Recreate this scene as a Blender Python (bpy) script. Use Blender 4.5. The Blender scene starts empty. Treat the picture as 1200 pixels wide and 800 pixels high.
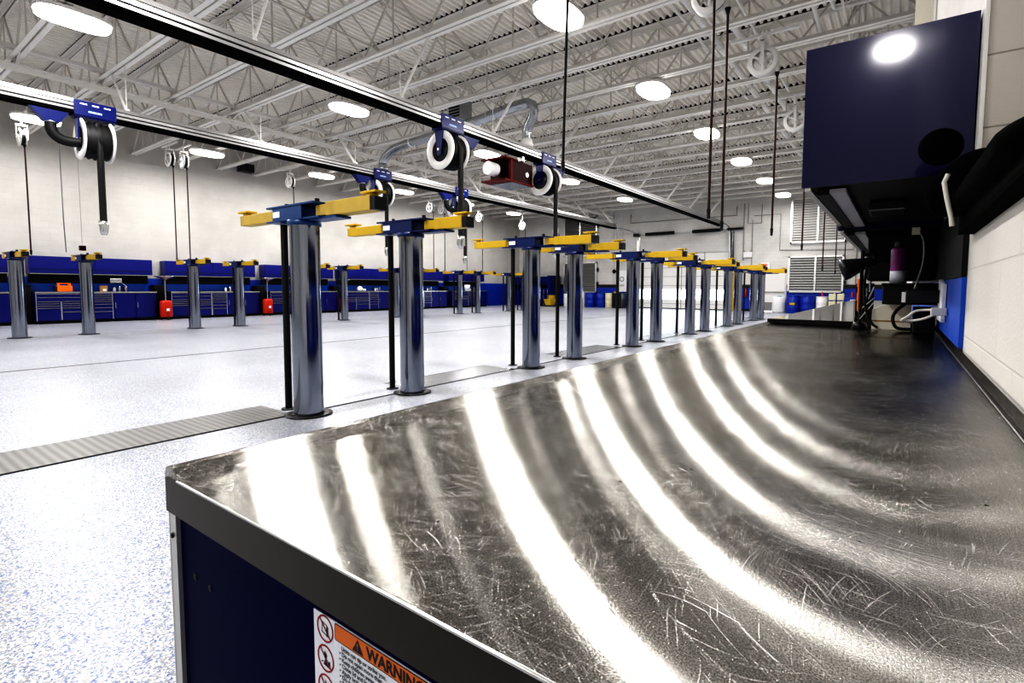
import bpy, math, random
from math import pi, sin, cos, radians, sqrt
from mathutils import Vector, Matrix
random.seed(7)
SC = bpy.context.scene
COL = SC.collection

# ------------------------------------------------------------------ materials
def new_mat(name):
    m = bpy.data.materials.new(name); m.use_nodes = True
    nt = m.node_tree
    return m, nt, nt.nodes['Principled BSDF'], nt.nodes, nt.links

def mat(name, col, rough=0.5, metal=0.0, spec=0.5, emis=None, es=0.0, vary=0.04, bump=0.0, bscale=40, coat=0.0):
    m, nt, b, N, L = new_mat(name)
    b.inputs['Roughness'].default_value = rough
    b.inputs['Metallic'].default_value = metal
    b.inputs['Specular IOR Level'].default_value = spec
    b.inputs['Coat Weight'].default_value = coat
    b.inputs['Coat Roughness'].default_value = 0.08
    tc = N.new('ShaderNodeTexCoord')
    nz = N.new('ShaderNodeTexNoise'); nz.inputs['Scale'].default_value = 6; nz.inputs['Detail'].default_value = 4
    L.new(tc.outputs['Object'], nz.inputs['Vector'])
    mx = N.new('ShaderNodeMixRGB'); mx.blend_type = 'MIX'
    mx.inputs[1].default_value = (col[0]*(1-vary), col[1]*(1-vary), col[2]*(1-vary), 1)
    mx.inputs[2].default_value = (min(1, col[0]*(1+vary)), min(1, col[1]*(1+vary)), min(1, col[2]*(1+vary)), 1)
    L.new(nz.outputs['Fac'], mx.inputs[0]); L.new(mx.outputs[0], b.inputs['Base Color'])
    if emis:
        b.inputs['Emission Color'].default_value = (*emis, 1); b.inputs['Emission Strength'].default_value = es
    if bump > 0:
        n2 = N.new('ShaderNodeTexNoise'); n2.inputs['Scale'].default_value = bscale; n2.inputs['Detail'].default_value = 3
        L.new(tc.outputs['Object'], n2.inputs['Vector'])
        bp = N.new('ShaderNodeBump'); bp.inputs['Strength'].default_value = bump; bp.inputs['Distance'].default_value = 0.01
        L.new(n2.outputs['Fac'], bp.inputs['Height']); L.new(bp.outputs[0], b.inputs['Normal'])
    return m

def block_wall(name, col, joint, ax='Y', mort=0.006, noise=1.0, bw=0.4):
    """painted concrete block: 0.4 x 0.2 courses; ax = horizontal axis of the wall plane"""
    m, nt, b, N, L = new_mat(name)
    b.inputs['Roughness'].default_value = 0.45
    g = N.new('ShaderNodeNewGeometry'); s = N.new('ShaderNodeSeparateXYZ'); c = N.new('ShaderNodeCombineXYZ')
    L.new(g.outputs['Position'], s.inputs[0])
    L.new(s.outputs[ax], c.inputs['X'])
    ad = N.new('ShaderNodeMath'); ad.operation = 'ADD'; ad.inputs[1].default_value = 0.11
    L.new(s.outputs['Z'], ad.inputs[0]); L.new(ad.outputs[0], c.inputs['Y'])
    br = N.new('ShaderNodeTexBrick'); br.inputs['Scale'].default_value = 1.0
    br.inputs['Brick Width'].default_value = bw; br.inputs['Row Height'].default_value = 0.2
    br.inputs['Mortar Size'].default_value = mort; br.inputs['Mortar Smooth'].default_value = 0.35
    br.inputs['Color1'].default_value = (*col, 1); br.inputs['Color2'].default_value = (col[0]*.97, col[1]*.97, col[2]*.97, 1)
    br.inputs['Mortar'].default_value = (*joint, 1)
    L.new(c.outputs[0], br.inputs['Vector'])
    nz = N.new('ShaderNodeTexNoise'); nz.inputs['Scale'].default_value = .9; nz.inputs['Detail'].default_value = 5
    L.new(g.outputs['Position'], nz.inputs['Vector'])
    rp = N.new('ShaderNodeValToRGB'); rp.color_ramp.elements[0].position = .25; rp.color_ramp.elements[0].color = (.86, .86, .85, 1)
    rp.color_ramp.elements[1].position = .6; rp.color_ramp.elements[1].color = (1, 1, 1, 1)
    L.new(nz.outputs['Fac'], rp.inputs[0])
    mx = N.new('ShaderNodeMixRGB'); mx.blend_type = 'MULTIPLY'; mx.inputs[0].default_value = 1
    L.new(br.outputs['Color'], mx.inputs[1]); L.new(rp.outputs[0], mx.inputs[2]); L.new(mx.outputs[0], b.inputs['Base Color'])
    n2 = N.new('ShaderNodeTexNoise'); n2.inputs['Scale'].default_value = 160; n2.inputs['Detail'].default_value = 3
    L.new(g.outputs['Position'], n2.inputs['Vector'])
    mm = N.new('ShaderNodeMath'); mm.operation = 'MULTIPLY_ADD'; mm.inputs[1].default_value = -1.6
    ns = N.new('ShaderNodeMath'); ns.operation = 'MULTIPLY'; ns.inputs[1].default_value = .5*noise
    L.new(n2.outputs['Fac'], ns.inputs[0])
    L.new(br.outputs['Fac'], mm.inputs[0]); L.new(ns.outputs[0], mm.inputs[2])
    bp = N.new('ShaderNodeBump'); bp.inputs['Strength'].default_value = .5; bp.inputs['Distance'].default_value = .004
    L.new(mm.outputs[0], bp.inputs['Height']); L.new(bp.outputs[0], b.inputs['Normal'])
    return m

def floor_mat():
    m, nt, b, N, L = new_mat('speckled_epoxy')
    g = N.new('ShaderNodeNewGeometry')
    v = N.new('ShaderNodeTexVoronoi'); v.inputs['Scale'].default_value = 165
    L.new(g.outputs['Position'], v.inputs['Vector'])
    s = N.new('ShaderNodeSeparateColor'); L.new(v.outputs['Color'], s.inputs[0])
    r = N.new('ShaderNodeValToRGB'); r.color_ramp.interpolation = 'CONSTANT'
    els = [(0, (.56, .565, .57)), (.30, (.33, .34, .37)), (.50, (.63, .63, .615)), (.68, (.16, .22, .40)), (.80, (.30, .31, .34)), (.93, (.07, .12, .34))]
    e = r.color_ramp.elements; e[0].position = 0; e[0].color = (*els[0][1], 1); e[1].position = els[1][0]; e[1].color = (*els[1][1], 1)
    for p, c in els[2:]:
        x = e.new(p); x.color = (*c, 1)
    L.new(s.outputs[0], r.inputs[0])
    n = N.new('ShaderNodeTexNoise'); n.inputs['Scale'].default_value = .55; n.inputs['Detail'].default_value = 6
    L.new(g.outputs['Position'], n.inputs['Vector'])
    r2 = N.new('ShaderNodeValToRGB'); r2.color_ramp.elements[0].position = .3; r2.color_ramp.elements[0].color = (.82, .82, .82, 1)
    r2.color_ramp.elements[1].position = .62; r2.color_ramp.elements[1].color = (1, 1, 1, 1)
    L.new(n.outputs['Fac'], r2.inputs[0])
    mx = N.new('ShaderNodeMixRGB'); mx.blend_type = 'MULTIPLY'; mx.inputs[0].default_value = 1
    L.new(r.outputs[0], mx.inputs[1]); L.new(r2.outputs[0], mx.inputs[2]); L.new(mx.outputs[0], b.inputs['Base Color'])
    b.inputs['Roughness'].default_value = .33; b.inputs['Specular IOR Level'].default_value = .42
    n3 = N.new('ShaderNodeTexNoise'); n3.inputs['Scale'].default_value = 60; n3.inputs['Detail'].default_value = 2
    L.new(g.outputs['Position'], n3.inputs['Vector'])
    bp = N.new('ShaderNodeBump'); bp.inputs['Strength'].default_value = .12; bp.inputs['Distance'].default_value = .004
    L.new(n3.outputs['Fac'], bp.inputs['Height']); L.new(bp.outputs[0], b.inputs['Normal'])
    return m

def worktop_mat():
    m, nt, b, N, L = new_mat('scratched_stainless')
    g = N.new('ShaderNodeNewGeometry')
    # random scratches: three directions of very thin streaks on a large-scale rotation
    def streak(ang, sx, sy, thr, seed):
        mp = N.new('ShaderNodeMapping'); mp.inputs['Rotation'].default_value = (0, 0, ang); mp.inputs['Location'].default_value = (seed, seed*1.7, 0)
        mp.inputs['Scale'].default_value = (1, 1, 1)
        w = N.new('ShaderNodeTexNoise'); w.inputs['Scale'].default_value = 3.0; w.inputs['Detail'].default_value = 1
        L.new(g.outputs['Position'], w.inputs['Vector'])
        ad = N.new('ShaderNodeMixRGB'); ad.blend_type = 'ADD'; ad.inputs[0].default_value = .34
        L.new(g.outputs['Position'], ad.inputs[1]); L.new(w.outputs['Color'], ad.inputs[2])
        L.new(ad.outputs[0], mp.inputs['Vector'])
        m2 = N.new('ShaderNodeMapping'); m2.inputs['Scale'].default_value = (sx, sy, 1)
        L.new(mp.outputs[0], m2.inputs['Vector'])
        n = N.new('ShaderNodeTexNoise'); n.inputs['Scale'].default_value = 1; n.inputs['Detail'].default_value = 1.5
        L.new(m2.outputs[0], n.inputs['Vector'])
        r = N.new('ShaderNodeMapRange'); r.inputs[1].default_value = thr; r.inputs[2].default_value = thr+.05
        L.new(n.outputs['Fac'], r.inputs[0])
        return r.outputs[0]
    a = streak(.35, 1500, 26, .665, 1.3); c = streak(-.7, 1400, 30, .665, 4.1); d = streak(1.3, 1500, 20, .66, 8.8); f = streak(2.2, 1100, 12, .68, 12.)
    def mxx(p, q):
        x = N.new('ShaderNodeMath'); x.operation = 'MAXIMUM'; L.new(p, x.inputs[0]); L.new(q, x.inputs[1]); return x.outputs[0]
    sc = mxx(mxx(a, c), mxx(d, f))
    # fine brushing grain along the length of the top
    mg = N.new('ShaderNodeMapping'); mg.inputs['Scale'].default_value = (1100, 3, 1); L.new(g.outputs['Position'], mg.inputs['Vector'])
    ng = N.new('ShaderNodeTexNoise'); ng.inputs['Scale'].default_value = 1; ng.inputs['Detail'].default_value = 3; L.new(mg.outputs[0], ng.inputs['Vector'])
    blotch = N.new('ShaderNodeTexNoise'); blotch.inputs['Scale'].default_value = 7; blotch.inputs['Detail'].default_value = 6
    L.new(g.outputs['Position'], blotch.inputs['Vector'])
    # roughness
    r1 = N.new('ShaderNodeMapRange'); r1.inputs[3].default_value = .12; r1.inputs[4].default_value = .15; r1.inputs[1].default_value = .3; r1.inputs[2].default_value = .7
    L.new(blotch.outputs['Fac'], r1.inputs[0])
    r2 = N.new('ShaderNodeMath'); r2.operation = 'MULTIPLY_ADD'; r2.inputs[1].default_value = .13
    L.new(sc, r2.inputs[0]); L.new(r1.outputs[0], r2.inputs[2])
    # colour
    cr = N.new('ShaderNodeValToRGB'); cr.color_ramp.elements[0].position = .3; cr.color_ramp.elements[0].color = (.42, .412, .39, 1)
    cr.color_ramp.elements[1].position = .75; cr.color_ramp.elements[1].color = (.70, .685, .655, 1)
    mb = N.new('ShaderNodeMath'); mb.operation = 'ADD'; mb2 = N.new('ShaderNodeMath'); mb2.operation = 'MULTIPLY'; mb2.inputs[1].default_value = .5
    L.new(blotch.outputs['Fac'], mb.inputs[0]); L.new(ng.outputs['Fac'], mb.inputs[1]); L.new(mb.outputs[0], mb2.inputs[0]); L.new(mb2.outputs[0], cr.inputs[0])
    mx = N.new('ShaderNodeMixRGB'); mx.blend_type = 'MIX'; L.new(sc, mx.inputs[0]); L.new(cr.outputs[0], mx.inputs[1]); mx.inputs[2].default_value = (.95, .94, .93, 1)
    # fine salt-and-pepper wear
    gn = N.new('ShaderNodeTexNoise'); gn.inputs['Scale'].default_value = 800; gn.inputs['Detail'].default_value = 2; gn.inputs['Roughness'].default_value = .8
    L.new(g.outputs['Position'], gn.inputs['Vector'])
    gr = N.new('ShaderNodeMapRange'); gr.inputs[1].default_value = .35; gr.inputs[2].default_value = .65; gr.inputs[3].default_value = .40; gr.inputs[4].default_value = 1.35
    L.new(gn.outputs['Fac'], gr.inputs[0])
    gm = N.new('ShaderNodeVectorMath'); gm.operation = 'SCALE'; L.new(mx.outputs[0], gm.inputs[0]); L.new(gr.outputs[0], gm.inputs['Scale'])
    # dark specks
    sp = N.new('ShaderNodeTexVoronoi'); sp.inputs['Scale'].default_value = 22; L.new(g.outputs['Position'], sp.inputs['Vector'])
    lt = N.new('ShaderNodeMath'); lt.operation = 'LESS_THAN'; lt.inputs[1].default_value = .045; L.new(sp.outputs['Distance'], lt.inputs[0])
    m3 = N.new('ShaderNodeMixRGB'); L.new(lt.outputs[0], m3.inputs[0]); L.new(gm.outputs[0], m3.inputs[1]); m3.inputs[2].default_value = (.02, .02, .02, 1)
    bp = N.new('ShaderNodeBump'); bp.inputs['Strength'].default_value = 1.0; bp.inputs['Distance'].default_value = .00012
    hh = N.new('ShaderNodeMath'); hh.operation = 'MULTIPLY_ADD'; hh.inputs[1].default_value = -1.1
    L.new(sc, hh.inputs[0]); L.new(ng.outputs['Fac'], hh.inputs[2])
    L.new(hh.outputs[0], bp.inputs['Height'])
    t = N.new('ShaderNodeCombineXYZ'); t.inputs[1].default_value = 1
    rgh = r2.outputs[0]; colr = m3.outputs[0]
    out = [n for n in N if n.type == 'OUTPUT_MATERIAL'][0]
    prev = None; wsum = 0
    # brushed grain: facets tilted across the brushing direction
    for k, wt in ((0, 1.0), (.12, .7), (-.12, .7), (.26, .42), (-.26, .42), (.42, .24), (-.42, .24), (.62, .16), (-.62, .16), (.9, .07), (-.9, .07)):
        va = N.new('ShaderNodeVectorMath'); va.operation = 'ADD'; va.inputs[1].default_value = (k, 0, 0)
        L.new(bp.outputs[0], va.inputs[0])
        vn = N.new('ShaderNodeVectorMath'); vn.operation = 'NORMALIZE'; L.new(va.outputs[0], vn.inputs[0])
        gb = N.new('ShaderNodeBsdfAnisotropic'); gb.distribution = 'GGX'; gb.inputs['Anisotropy'].default_value = .68
        L.new(colr, gb.inputs['Color']); L.new(rgh, gb.inputs['Roughness']); L.new(vn.outputs[0], gb.inputs['Normal']); L.new(t.outputs[0], gb.inputs['Tangent'])
        wsum += wt
        if prev is None: prev = gb.outputs[0]
        else:
            x = N.new('ShaderNodeMixShader'); x.inputs[0].default_value = wt/wsum
            L.new(prev, x.inputs[1]); L.new(gb.outputs[0], x.inputs[2]); prev = x.outputs[0]
    # polished sheen that takes over at glancing angles
    lw = N.new('ShaderNodeLayerWeight'); lw.inputs['Blend'].default_value = .5
    pw = N.new('ShaderNodeMath'); pw.operation = 'POWER'; pw.inputs[1].default_value = 22
    L.new(lw.outputs['Facing'], pw.inputs[0])
    pm = N.new('ShaderNodeMath'); pm.operation = 'MULTIPLY'; pm.inputs[1].default_value = 1.0; L.new(pw.outputs[0], pm.inputs[0])
    gs = N.new('ShaderNodeBsdfAnisotropic'); gs.inputs['Roughness'].default_value = .05; gs.inputs['Color'].default_value = (.52, .51, .49, 1)
    x = N.new('ShaderNodeMixShader'); L.new(pm.outputs[0], x.inputs[0]); L.new(prev, x.inputs[1]); L.new(gs.outputs[0], x.inputs[2]); prev = x.outputs[0]
    N.remove(b); L.new(prev, out.inputs[0])
    return m

def emit(name, col, s):
    m = bpy.data.materials.new(name); m.use_nodes = True; nt = m.node_tree; nt.nodes.clear()
    e = nt.nodes.new('ShaderNodeEmission'); e.inputs[0].default_value = (*col, 1); e.inputs[1].default_value = s
    o = nt.nodes.new('ShaderNodeOutputMaterial'); nt.links.new(e.outputs[0], o.inputs[0]); return m

def glass(name, tint=(.95, .98, 1)):
    m = bpy.data.materials.new(name); m.use_nodes = True; nt = m.node_tree; nt.nodes.clear()
    t = nt.nodes.new('ShaderNodeBsdfTransparent'); t.inputs[0].default_value = (*tint, 1)
    g = nt.nodes.new('ShaderNodeBsdfGlossy'); g.inputs['Roughness'].default_value = .02
    x = nt.nodes.new('ShaderNodeMixShader'); x.inputs[0].default_value = .07
    o = nt.nodes.new('ShaderNodeOutputMaterial')
    nt.links.new(t.outputs[0], x.inputs[1]); nt.links.new(g.outputs[0], x.inputs[2]); nt.links.new(x.outputs[0], o.inputs[0]); return m

def tread_mat():
    m, nt, b, N, L = new_mat('ribbed_steel_cover')
    g = N.new('ShaderNodeNewGeometry'); w = N.new('ShaderNodeTexWave'); w.wave_type = 'BANDS'; w.bands_direction = 'Y'
    w.inputs['Scale'].default_value = 5.5; w.inputs['Distortion'].default_value = .2
    L.new(g.outputs['Position'], w.inputs['Vector'])
    r = N.new('ShaderNodeValToRGB'); r.color_ramp.elements[0].color = (.15, .15, .15, 1); r.color_ramp.elements[1].color = (.24, .24, .235, 1)
    L.new(w.outputs['Fac'], r.inputs[0]); L.new(r.outputs[0], b.inputs['Base Color'])
    b.inputs['Roughness'].default_value = .45; b.inputs['Metallic'].default_value = .3
    return m

M = dict(
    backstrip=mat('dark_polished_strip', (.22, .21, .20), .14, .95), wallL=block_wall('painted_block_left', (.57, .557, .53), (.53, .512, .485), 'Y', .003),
    liftblue_worn=mat('lift_blue_worn', (.012, .06, .19), .35, vary=.35), yellow_worn=mat('arm_yellow_worn', (.50, .36, .08), .5, vary=.3),
    floor=floor_mat(), worktop=worktop_mat(), tread=tread_mat(),
    wallY=block_wall('painted_block_side', (.71, .695, .665), (.66, .64, .61), 'Y', .003),
    wallX=block_wall('painted_block_end', (.70, .69, .67), (.60, .59, .57), 'X'),
    jamb=block_wall('rough_block_jamb', (.62, .58, .54), (.36, .33, .30), 'X', .003, 1.2, 3.0),
    white=mat('white_paint', (.80, .79, .77), .45), roofsteel=mat('roof_steel_paint', (.82, .80, .76), .5),
    webpaint=mat('joist_web_paint', (.66, .63, .585), .55),
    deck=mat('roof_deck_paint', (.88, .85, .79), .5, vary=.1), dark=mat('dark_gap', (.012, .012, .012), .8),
    chrome=mat('lift_chrome', (.31, .33, .38), .11, 1.0), alu=mat('brushed_aluminium', (.80, .80, .79), .3, .85),
    railalu=mat('rail_aluminium', (.52, .52, .52), .32, .8), railslot=mat('rubber_slot', (.003, .003, .003), .8, spec=.08), galv=mat('galvanised_duct', (.45, .47, .49), .25, .9, vary=.2),
    blue=mat('cabinet_blue', (.0025, .007, .17), .35, vary=.08), navy=mat('end_panel_navy', (.0004, .001, .042), .4, spec=.03),
    gloss_navy=mat('glossy_navy', (.0004, .0013, .055), .30, .25, coat=.8),
    liftblue=mat('lift_blue', (.003, .018, .11), .35, vary=.2), bracket=mat('bracket_blue', (.002, .010, .12), .35),
    wainblue=mat('wainscot_blue', (.006, .05, .42), .45), panelblue=mat('pegboard_blue', (.008, .09, .52), .4),
    yellow=mat('arm_yellow', (.56, .38, .025), .42, vary=.2), black=mat('black_rubber', (.004, .004, .005), .6),
    blacksat=mat('black_steel', (.010, .010, .012), .38), fabric=mat('black_canvas', (.0008, .0008, .0009), .9, spec=.1),
    polished=mat('polished_steel', (.60, .58, .56), .09, .95, vary=.15), steel=mat('steel', (.62, .62, .61), .25, .95), handle=mat('handle_silver', (.58, .59, .62), .25, .9),
    trimsteel=mat('corner_trim', (.55, .55, .54), .35, .7), apron=mat('steel_apron', (.065, .06, .052), .38, .9),
    framered=mat('frame_red', (.12, .003, .003), .5, spec=.2), red=mat('drain_red', (.55, .03, .01), .35), dred=mat('blower_red', (.025, .0015, .0015), .5, spec=.2), orange=mat('orange', (.85, .20, .01), .45),
    louvlight=mat('louver_light', (.46, .46, .45), .45, .2), louvbright=mat('louver_bright', (.75, .74, .72), .45), louv=mat('louver_grey', (.36, .36, .35), .4, .4), barrelblue=mat('barrel_blue', (.006, .04, .36), .4),
    cream=mat('cream_plastic', (.72, .68, .48), .5), beige=mat('pale_carton', (.80, .76, .66), .7), brown=mat('cardboard', (.38, .22, .09), .8),
    plastic=mat('white_plastic', (.82, .82, .82), .4), lens=emit('lamp_lens', (1, .97, .92), 9), hose=mat('red_hose', (.035, .006, .006), .5),
    exitred=mat('exit_red', (.9, .1, .1), .5, emis=(1, .15, .12), es=.8), grille=mat('grille_grey', (.30, .30, .30), .6),
    glass=glass('pane_glass'), ground=mat('pavement_outside', (.8, .8, .8), .9),
    stickw=mat('sticker_white', (.72, .74, .80), .4), sticko=mat('sticker_orange', (.62, .16, .012), .4), stickk=mat('sticker_black', (.006, .006, .006), .5),
    stickr=mat('sticker_red', (.28, .01, .012), .5), purple=mat('can_purple', (.20, .03, .17), .35), label=mat('grey_label', (.40, .42, .46), .5),
    greystrip=mat('lamp_cover_grey', (.46, .45, .50), .4), gunmetal=mat('dark_shade_metal', (.05, .05, .06), .35, .6),
    faded=mat('pale_blue_patch', (.35, .5, .8), .4), wirewhite=mat('white_cable', (.62, .60, .55), .5),
)

# ------------------------------------------------------------------ mesh builder
class MB:
    def __init__(s): s.v = []; s.f = []; s.sm = []
    def add(s, vs, fs, smooth=False):
        o = len(s.v); s.v += [tuple(v) for v in vs]
        s.f += [tuple(i+o for i in f) for f in fs]; s.sm += [smooth]*len(fs); return s
    def box(s, x0, x1, y0, y1, z0, z1, M_=None):
        vs = [Vector((x, y, z)) for x in (x0, x1) for y in (y0, y1) for z in (z0, z1)]
        if M_ is not None: vs = [M_ @ v for v in vs]
        return s.add(vs, [(0, 1, 3, 2), (4, 6, 7, 5), (0, 4, 5, 1), (2, 3, 7, 6), (0, 2, 6, 4), (1, 5, 7, 3)])
    def bar(s, a, b, w, h, up=(0, 0, 1)):
        a = Vector(a); b = Vector(b); d = (b-a); l = d.length; d.normalize()
        u = Vector(up); x = d.cross(u)
        if x.length < 1e-4: x = d.cross(Vector((0, 1, 0)))
        x.normalize(); y = x.cross(d)
        R = Matrix((x, d, y)).transposed().to_4x4(); R.translation = a
        return s.box(-w/2, w/2, 0, l, -h/2, h/2, R)
    def cyl(s, a, b, r0, r1=None, n=16, caps=True, smooth=True):
        if r1 is None: r1 = r0
        a = Vector(a); b = Vector(b); d = (b-a).normalized()
        x = d.orthogonal().normalized(); y = d.cross(x)
        vs = []
        for p, r in ((a, r0), (b, r1)):
            for i in range(n):
                t = 2*pi*i/n; vs.append(p+x*r*cos(t)+y*r*sin(t))
        s.add(vs, [(i, (i+1) % n, n+(i+1) % n, n+i) for i in range(n)], smooth)
        if caps:
            s.add(vs[:n], [tuple(reversed(range(n)))]); s.add(vs[n:], [tuple(range(n))])
        return s
    def lathe(s, a, ax, prof, n=20, smooth=True):
        """prof: list of (radius, distance along ax)"""
        a = Vector(a); d = Vector(ax).normalized(); x = d.orthogonal().normalized(); y = d.cross(x)
        vs = []
        for r, h in prof:
            for i in range(n):
                t = 2*pi*i/n; vs.append(a+d*h+x*r*cos(t)+y*r*sin(t))
        fs = []
        for k in range(len(prof)-1):
            for i in range(n): fs.append((k*n+i, k*n+(i+1) % n, (k+1)*n+(i+1) % n, (k+1)*n+i))
        return s.add(vs, fs, smooth)
    def tube(s, pts, r, n=8, smooth=True, sub=0):
        pts = [Vector(p) for p in pts]
        for _ in range(sub):
            q = [pts[0]]
            for i in range(len(pts)-1):
                q.append(pts[i]*.75+pts[i+1]*.25); q.append(pts[i]*.25+pts[i+1]*.75)
            q.append(pts[-1]); pts = q
        rs = r if isinstance(r, list) else [r]*len(pts)
        t0 = (pts[1]-pts[0]).normalized(); x = t0.orthogonal().normalized(); vs = []
        for i, p in enumerate(pts):
            t = (pts[min(i+1, len(pts)-1)]-pts[max(i-1, 0)]).normalized()
            x = (x-t*x.dot(t)).normalized(); y = t.cross(x)
            for k in range(n):
                a = 2*pi*k/n; vs.append(p+x*rs[i]*cos(a)+y*rs[i]*sin(a))
        fs = [(i*n+k, i*n+(k+1) % n, (i+1)*n+(k+1) % n, (i+1)*n+k) for i in range(len(pts)-1) for k in range(n)]
        fs += []
        s.add(vs, fs, smooth); L_ = len(pts)-1
        s.add(vs[:n], [tuple(reversed(range(n)))]); s.add(vs[L_*n:], [tuple(range(n))])
        return s
    def ext(s, poly, axis, a, b, smooth=False):
        """poly (u,v) extruded along axis from a to b. axis 'Y': (x,z); 'X': (y,z); 'Z': (x,y)"""
        def P(u, v, w): return {'Y': (u, w, v), 'X': (w, u, v), 'Z': (u, v, w)}[axis]
        n = len(poly); vs = [P(u, v, a) for u, v in poly]+[P(u, v, b) for u, v in poly]
        s.add(vs, [(i, (i+1) % n, n+(i+1) % n, n+i) for i in range(n)], smooth)
        s.add(vs[:n], [tuple(reversed(range(n)))]); s.add(vs[n:], [tuple(range(n))]); return s
    def mesh(s, name, m):
        me = bpy.data.meshes.new(name); me.from_pydata(s.v, [], s.f); me.update()
        import bmesh
        bm = bmesh.new(); bm.from_mesh(me); bmesh.ops.recalc_face_normals(bm, faces=bm.faces); bm.to_mesh(me); bm.free()
        for p, q in zip(me.polygons, s.sm): p.use_smooth = q
        me.materials.append(M[m]); return me
    def build(s, name, m, parent=None, bevel=0, loc=None):
        o = bpy.data.objects.new(name, s.mesh(name, m)); COL.objects.link(o)
        if parent: o.parent = parent
        if loc: o.location = loc
        if bevel:
            b = o.modifiers.new('bevel', 'BEVEL'); b.width = bevel; b.segments = 2; b.limit_method = 'ANGLE'
        return o

def tag(o, label, cat, group=None):
    o['label'] = label; o['category'] = cat
    if group: o['group'] = group
    return o
def struct(o): o['kind'] = 'structure'; return o
def thing(name, label, cat, loc=(0, 0, 0), rz=0, group=None):
    o = bpy.data.objects.new(name, None); COL.objects.link(o); o.empty_display_size = .1
    o.location = loc; o.rotation_euler = (0, 0, rz); return tag(o, label, cat, group)
def kids(o): return [c for c in ALLKIDS.get(o.name, [])]
def dup(src, loc, rz=None, label=None, scale=None):
    r = src.copy(); COL.objects.link(r); r.location = loc
    if rz is not None: r.rotation_euler = (0, 0, rz)
    if label: r['label'] = label
    for ch in list(src.children):
        c = ch.copy(); COL.objects.link(c); c.parent = r
        for g in list(ch.children):
            d = g.copy(); COL.objects.link(d); d.parent = c
    return r
ORD = ['nearest', 'second', 'third', 'fourth', 'fifth', 'sixth', 'seventh', 'eighth', 'ninth', 'tenth', 'eleventh', 'twelfth', 'thirteenth']
XL, XR, YF, YB, ZD = -22.8, .165, 30.0, -13.0, 7.12

# ------------------------------------------------------------------ shell
struct(MB().box(XL-.3, XR+.6, YB-.3, YF+.3, -.2, 0).build('floor', 'floor'))
# corrugated roof deck
mb = MB(); prof = []; p = .155; x = XL
while x < XR+.5:
    prof += [(x, ZD), (x+.052, ZD), (x+.080, ZD+.065), (x+.127, ZD+.065)]; x += p
vs = [(a, YB, b) for a, b in prof]+[(a, YF, b) for a, b in prof]; n = len(prof)
mb.add(vs, [(i, i+1, n+i+1, n+i) for i in range(n-1)])
struct(mb.build('ceiling', 'deck'))
struct(MB().box(XL-.3, XR+.6, YB-.3, YF+.3, ZD+.12, ZD+.3).build('roof_slab', 'dark'))
struct(MB().box(XL-.3, XL, YB-.3, YF+.3, 0, ZD+.12).build('wall_left', 'wallL'))
struct(MB().box(XL, XR+.6, YB-.3, YB, 0, ZD+.12).build('wall_back', 'wallX'))
DX0, DX1, DZ = -13.4, -8.0, 3.35        # garage door opening
PX0, PX1, PZ = -6.42, -5.05, 2.25       # side door opening
mb = MB()
for a, b, c, d in ((XL, DX0, 0, ZD+.12), (DX1, PX0, 0, ZD+.12), (PX1, XR+.6, 0, ZD+.12), (DX0, DX1, DZ, ZD+.12), (PX0, PX1, PZ, ZD+.12)):
    mb.box(a, b, YF, YF+.3, c, d)
struct(mb.build('wall_far', 'wallX'))
# right wall with a recess above a sill, camera side
mb = MB()
mb.box(XR, XR+.6, YB, YF, 0, 1.39)
mb.box(XR, XR+.6, 1.955, YF, 1.39, ZD+.12)
mb.box(XR+.35, XR+.6, YB, 1.955, 1.39, ZD+.12)
mb.box(XR, XR+.35, YB, 1.955, 3.4, ZD+.12)
mb.box(XR, XR+.35, YB, .2, 1.39, 3.4)
struct(mb.build('wall_right', 'wallY'))
struct(MB().box(XR+.004, XR+.35, 1.949, 1.9555, 1.39, 3.4).build('trim_1', 'jamb'))
struct(MB().box(XR-.003, XR+.006, 1.943, 1.958, 1.39, 3.4).build('trim_2', 'white'))
# wainscot on far wall
for i, (a, b) in enumerate(((XL, DX0-.12), (DX1+.6, PX0-.1), (PX1+.1, XR))):
    struct(MB().box(a, b, YF-.03, YF, .12, 1.26).build('trim_%d' % (3+i), 'wainblue'))
    struct(MB().box(a, b, YF-.045, YF, 1.26, 1.46).build('trim_%d' % (6+i), 'blacksat'))
    struct(MB().box(a, b, YF-.04, YF, 0, .12).build('baseboard_far', 'black'))
struct(MB().box(XL, XL+.03, -2, YF-.05, 0, 1.5).build('trim_9', 'wainblue'))
# floor: pit covers, control joints and a painted shadow line
struct(MB().box(-5.33, -4.72, -1.5, 2.62, .0, .006).build('trim_10', 'tread'))
mb = MB()
mb.box(-4.715, -4.70, -2, 22.5, 0, .007)
for k in range(6):
    y = 2.72+3.66*k
    mb.box(-5.33, -5.32, y+1.45, y+3.4, 0, .004)
struct(mb.build('trim_11', 'dark'))
mb = MB()
for k in range(6):
    y = 2.72+3.66*k
    mb.box(-5.32, -4.715, y+1.45, y+3.4, 0, .003)
struct(mb.build('trim_12', 'galv'))
struct(MB().box(-10.33, -10.30, -6, 29.9, 0, .003).build('trim_13', 'dark'))
struct(MB().box(-16.75, -16.66, -4, 24, 0, .003).build('trim_14', 'grille'))  # grey strip paints the light shadows along the left lift row
struct(MB().box(-2.46, -2.44, 3, 29.9, 0, .003).build('trim_15', 'dark'))
struct(MB().box(-60, 40, YF+.3, YF+90, -.3, -.05).build('ground', 'ground'))

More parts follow.
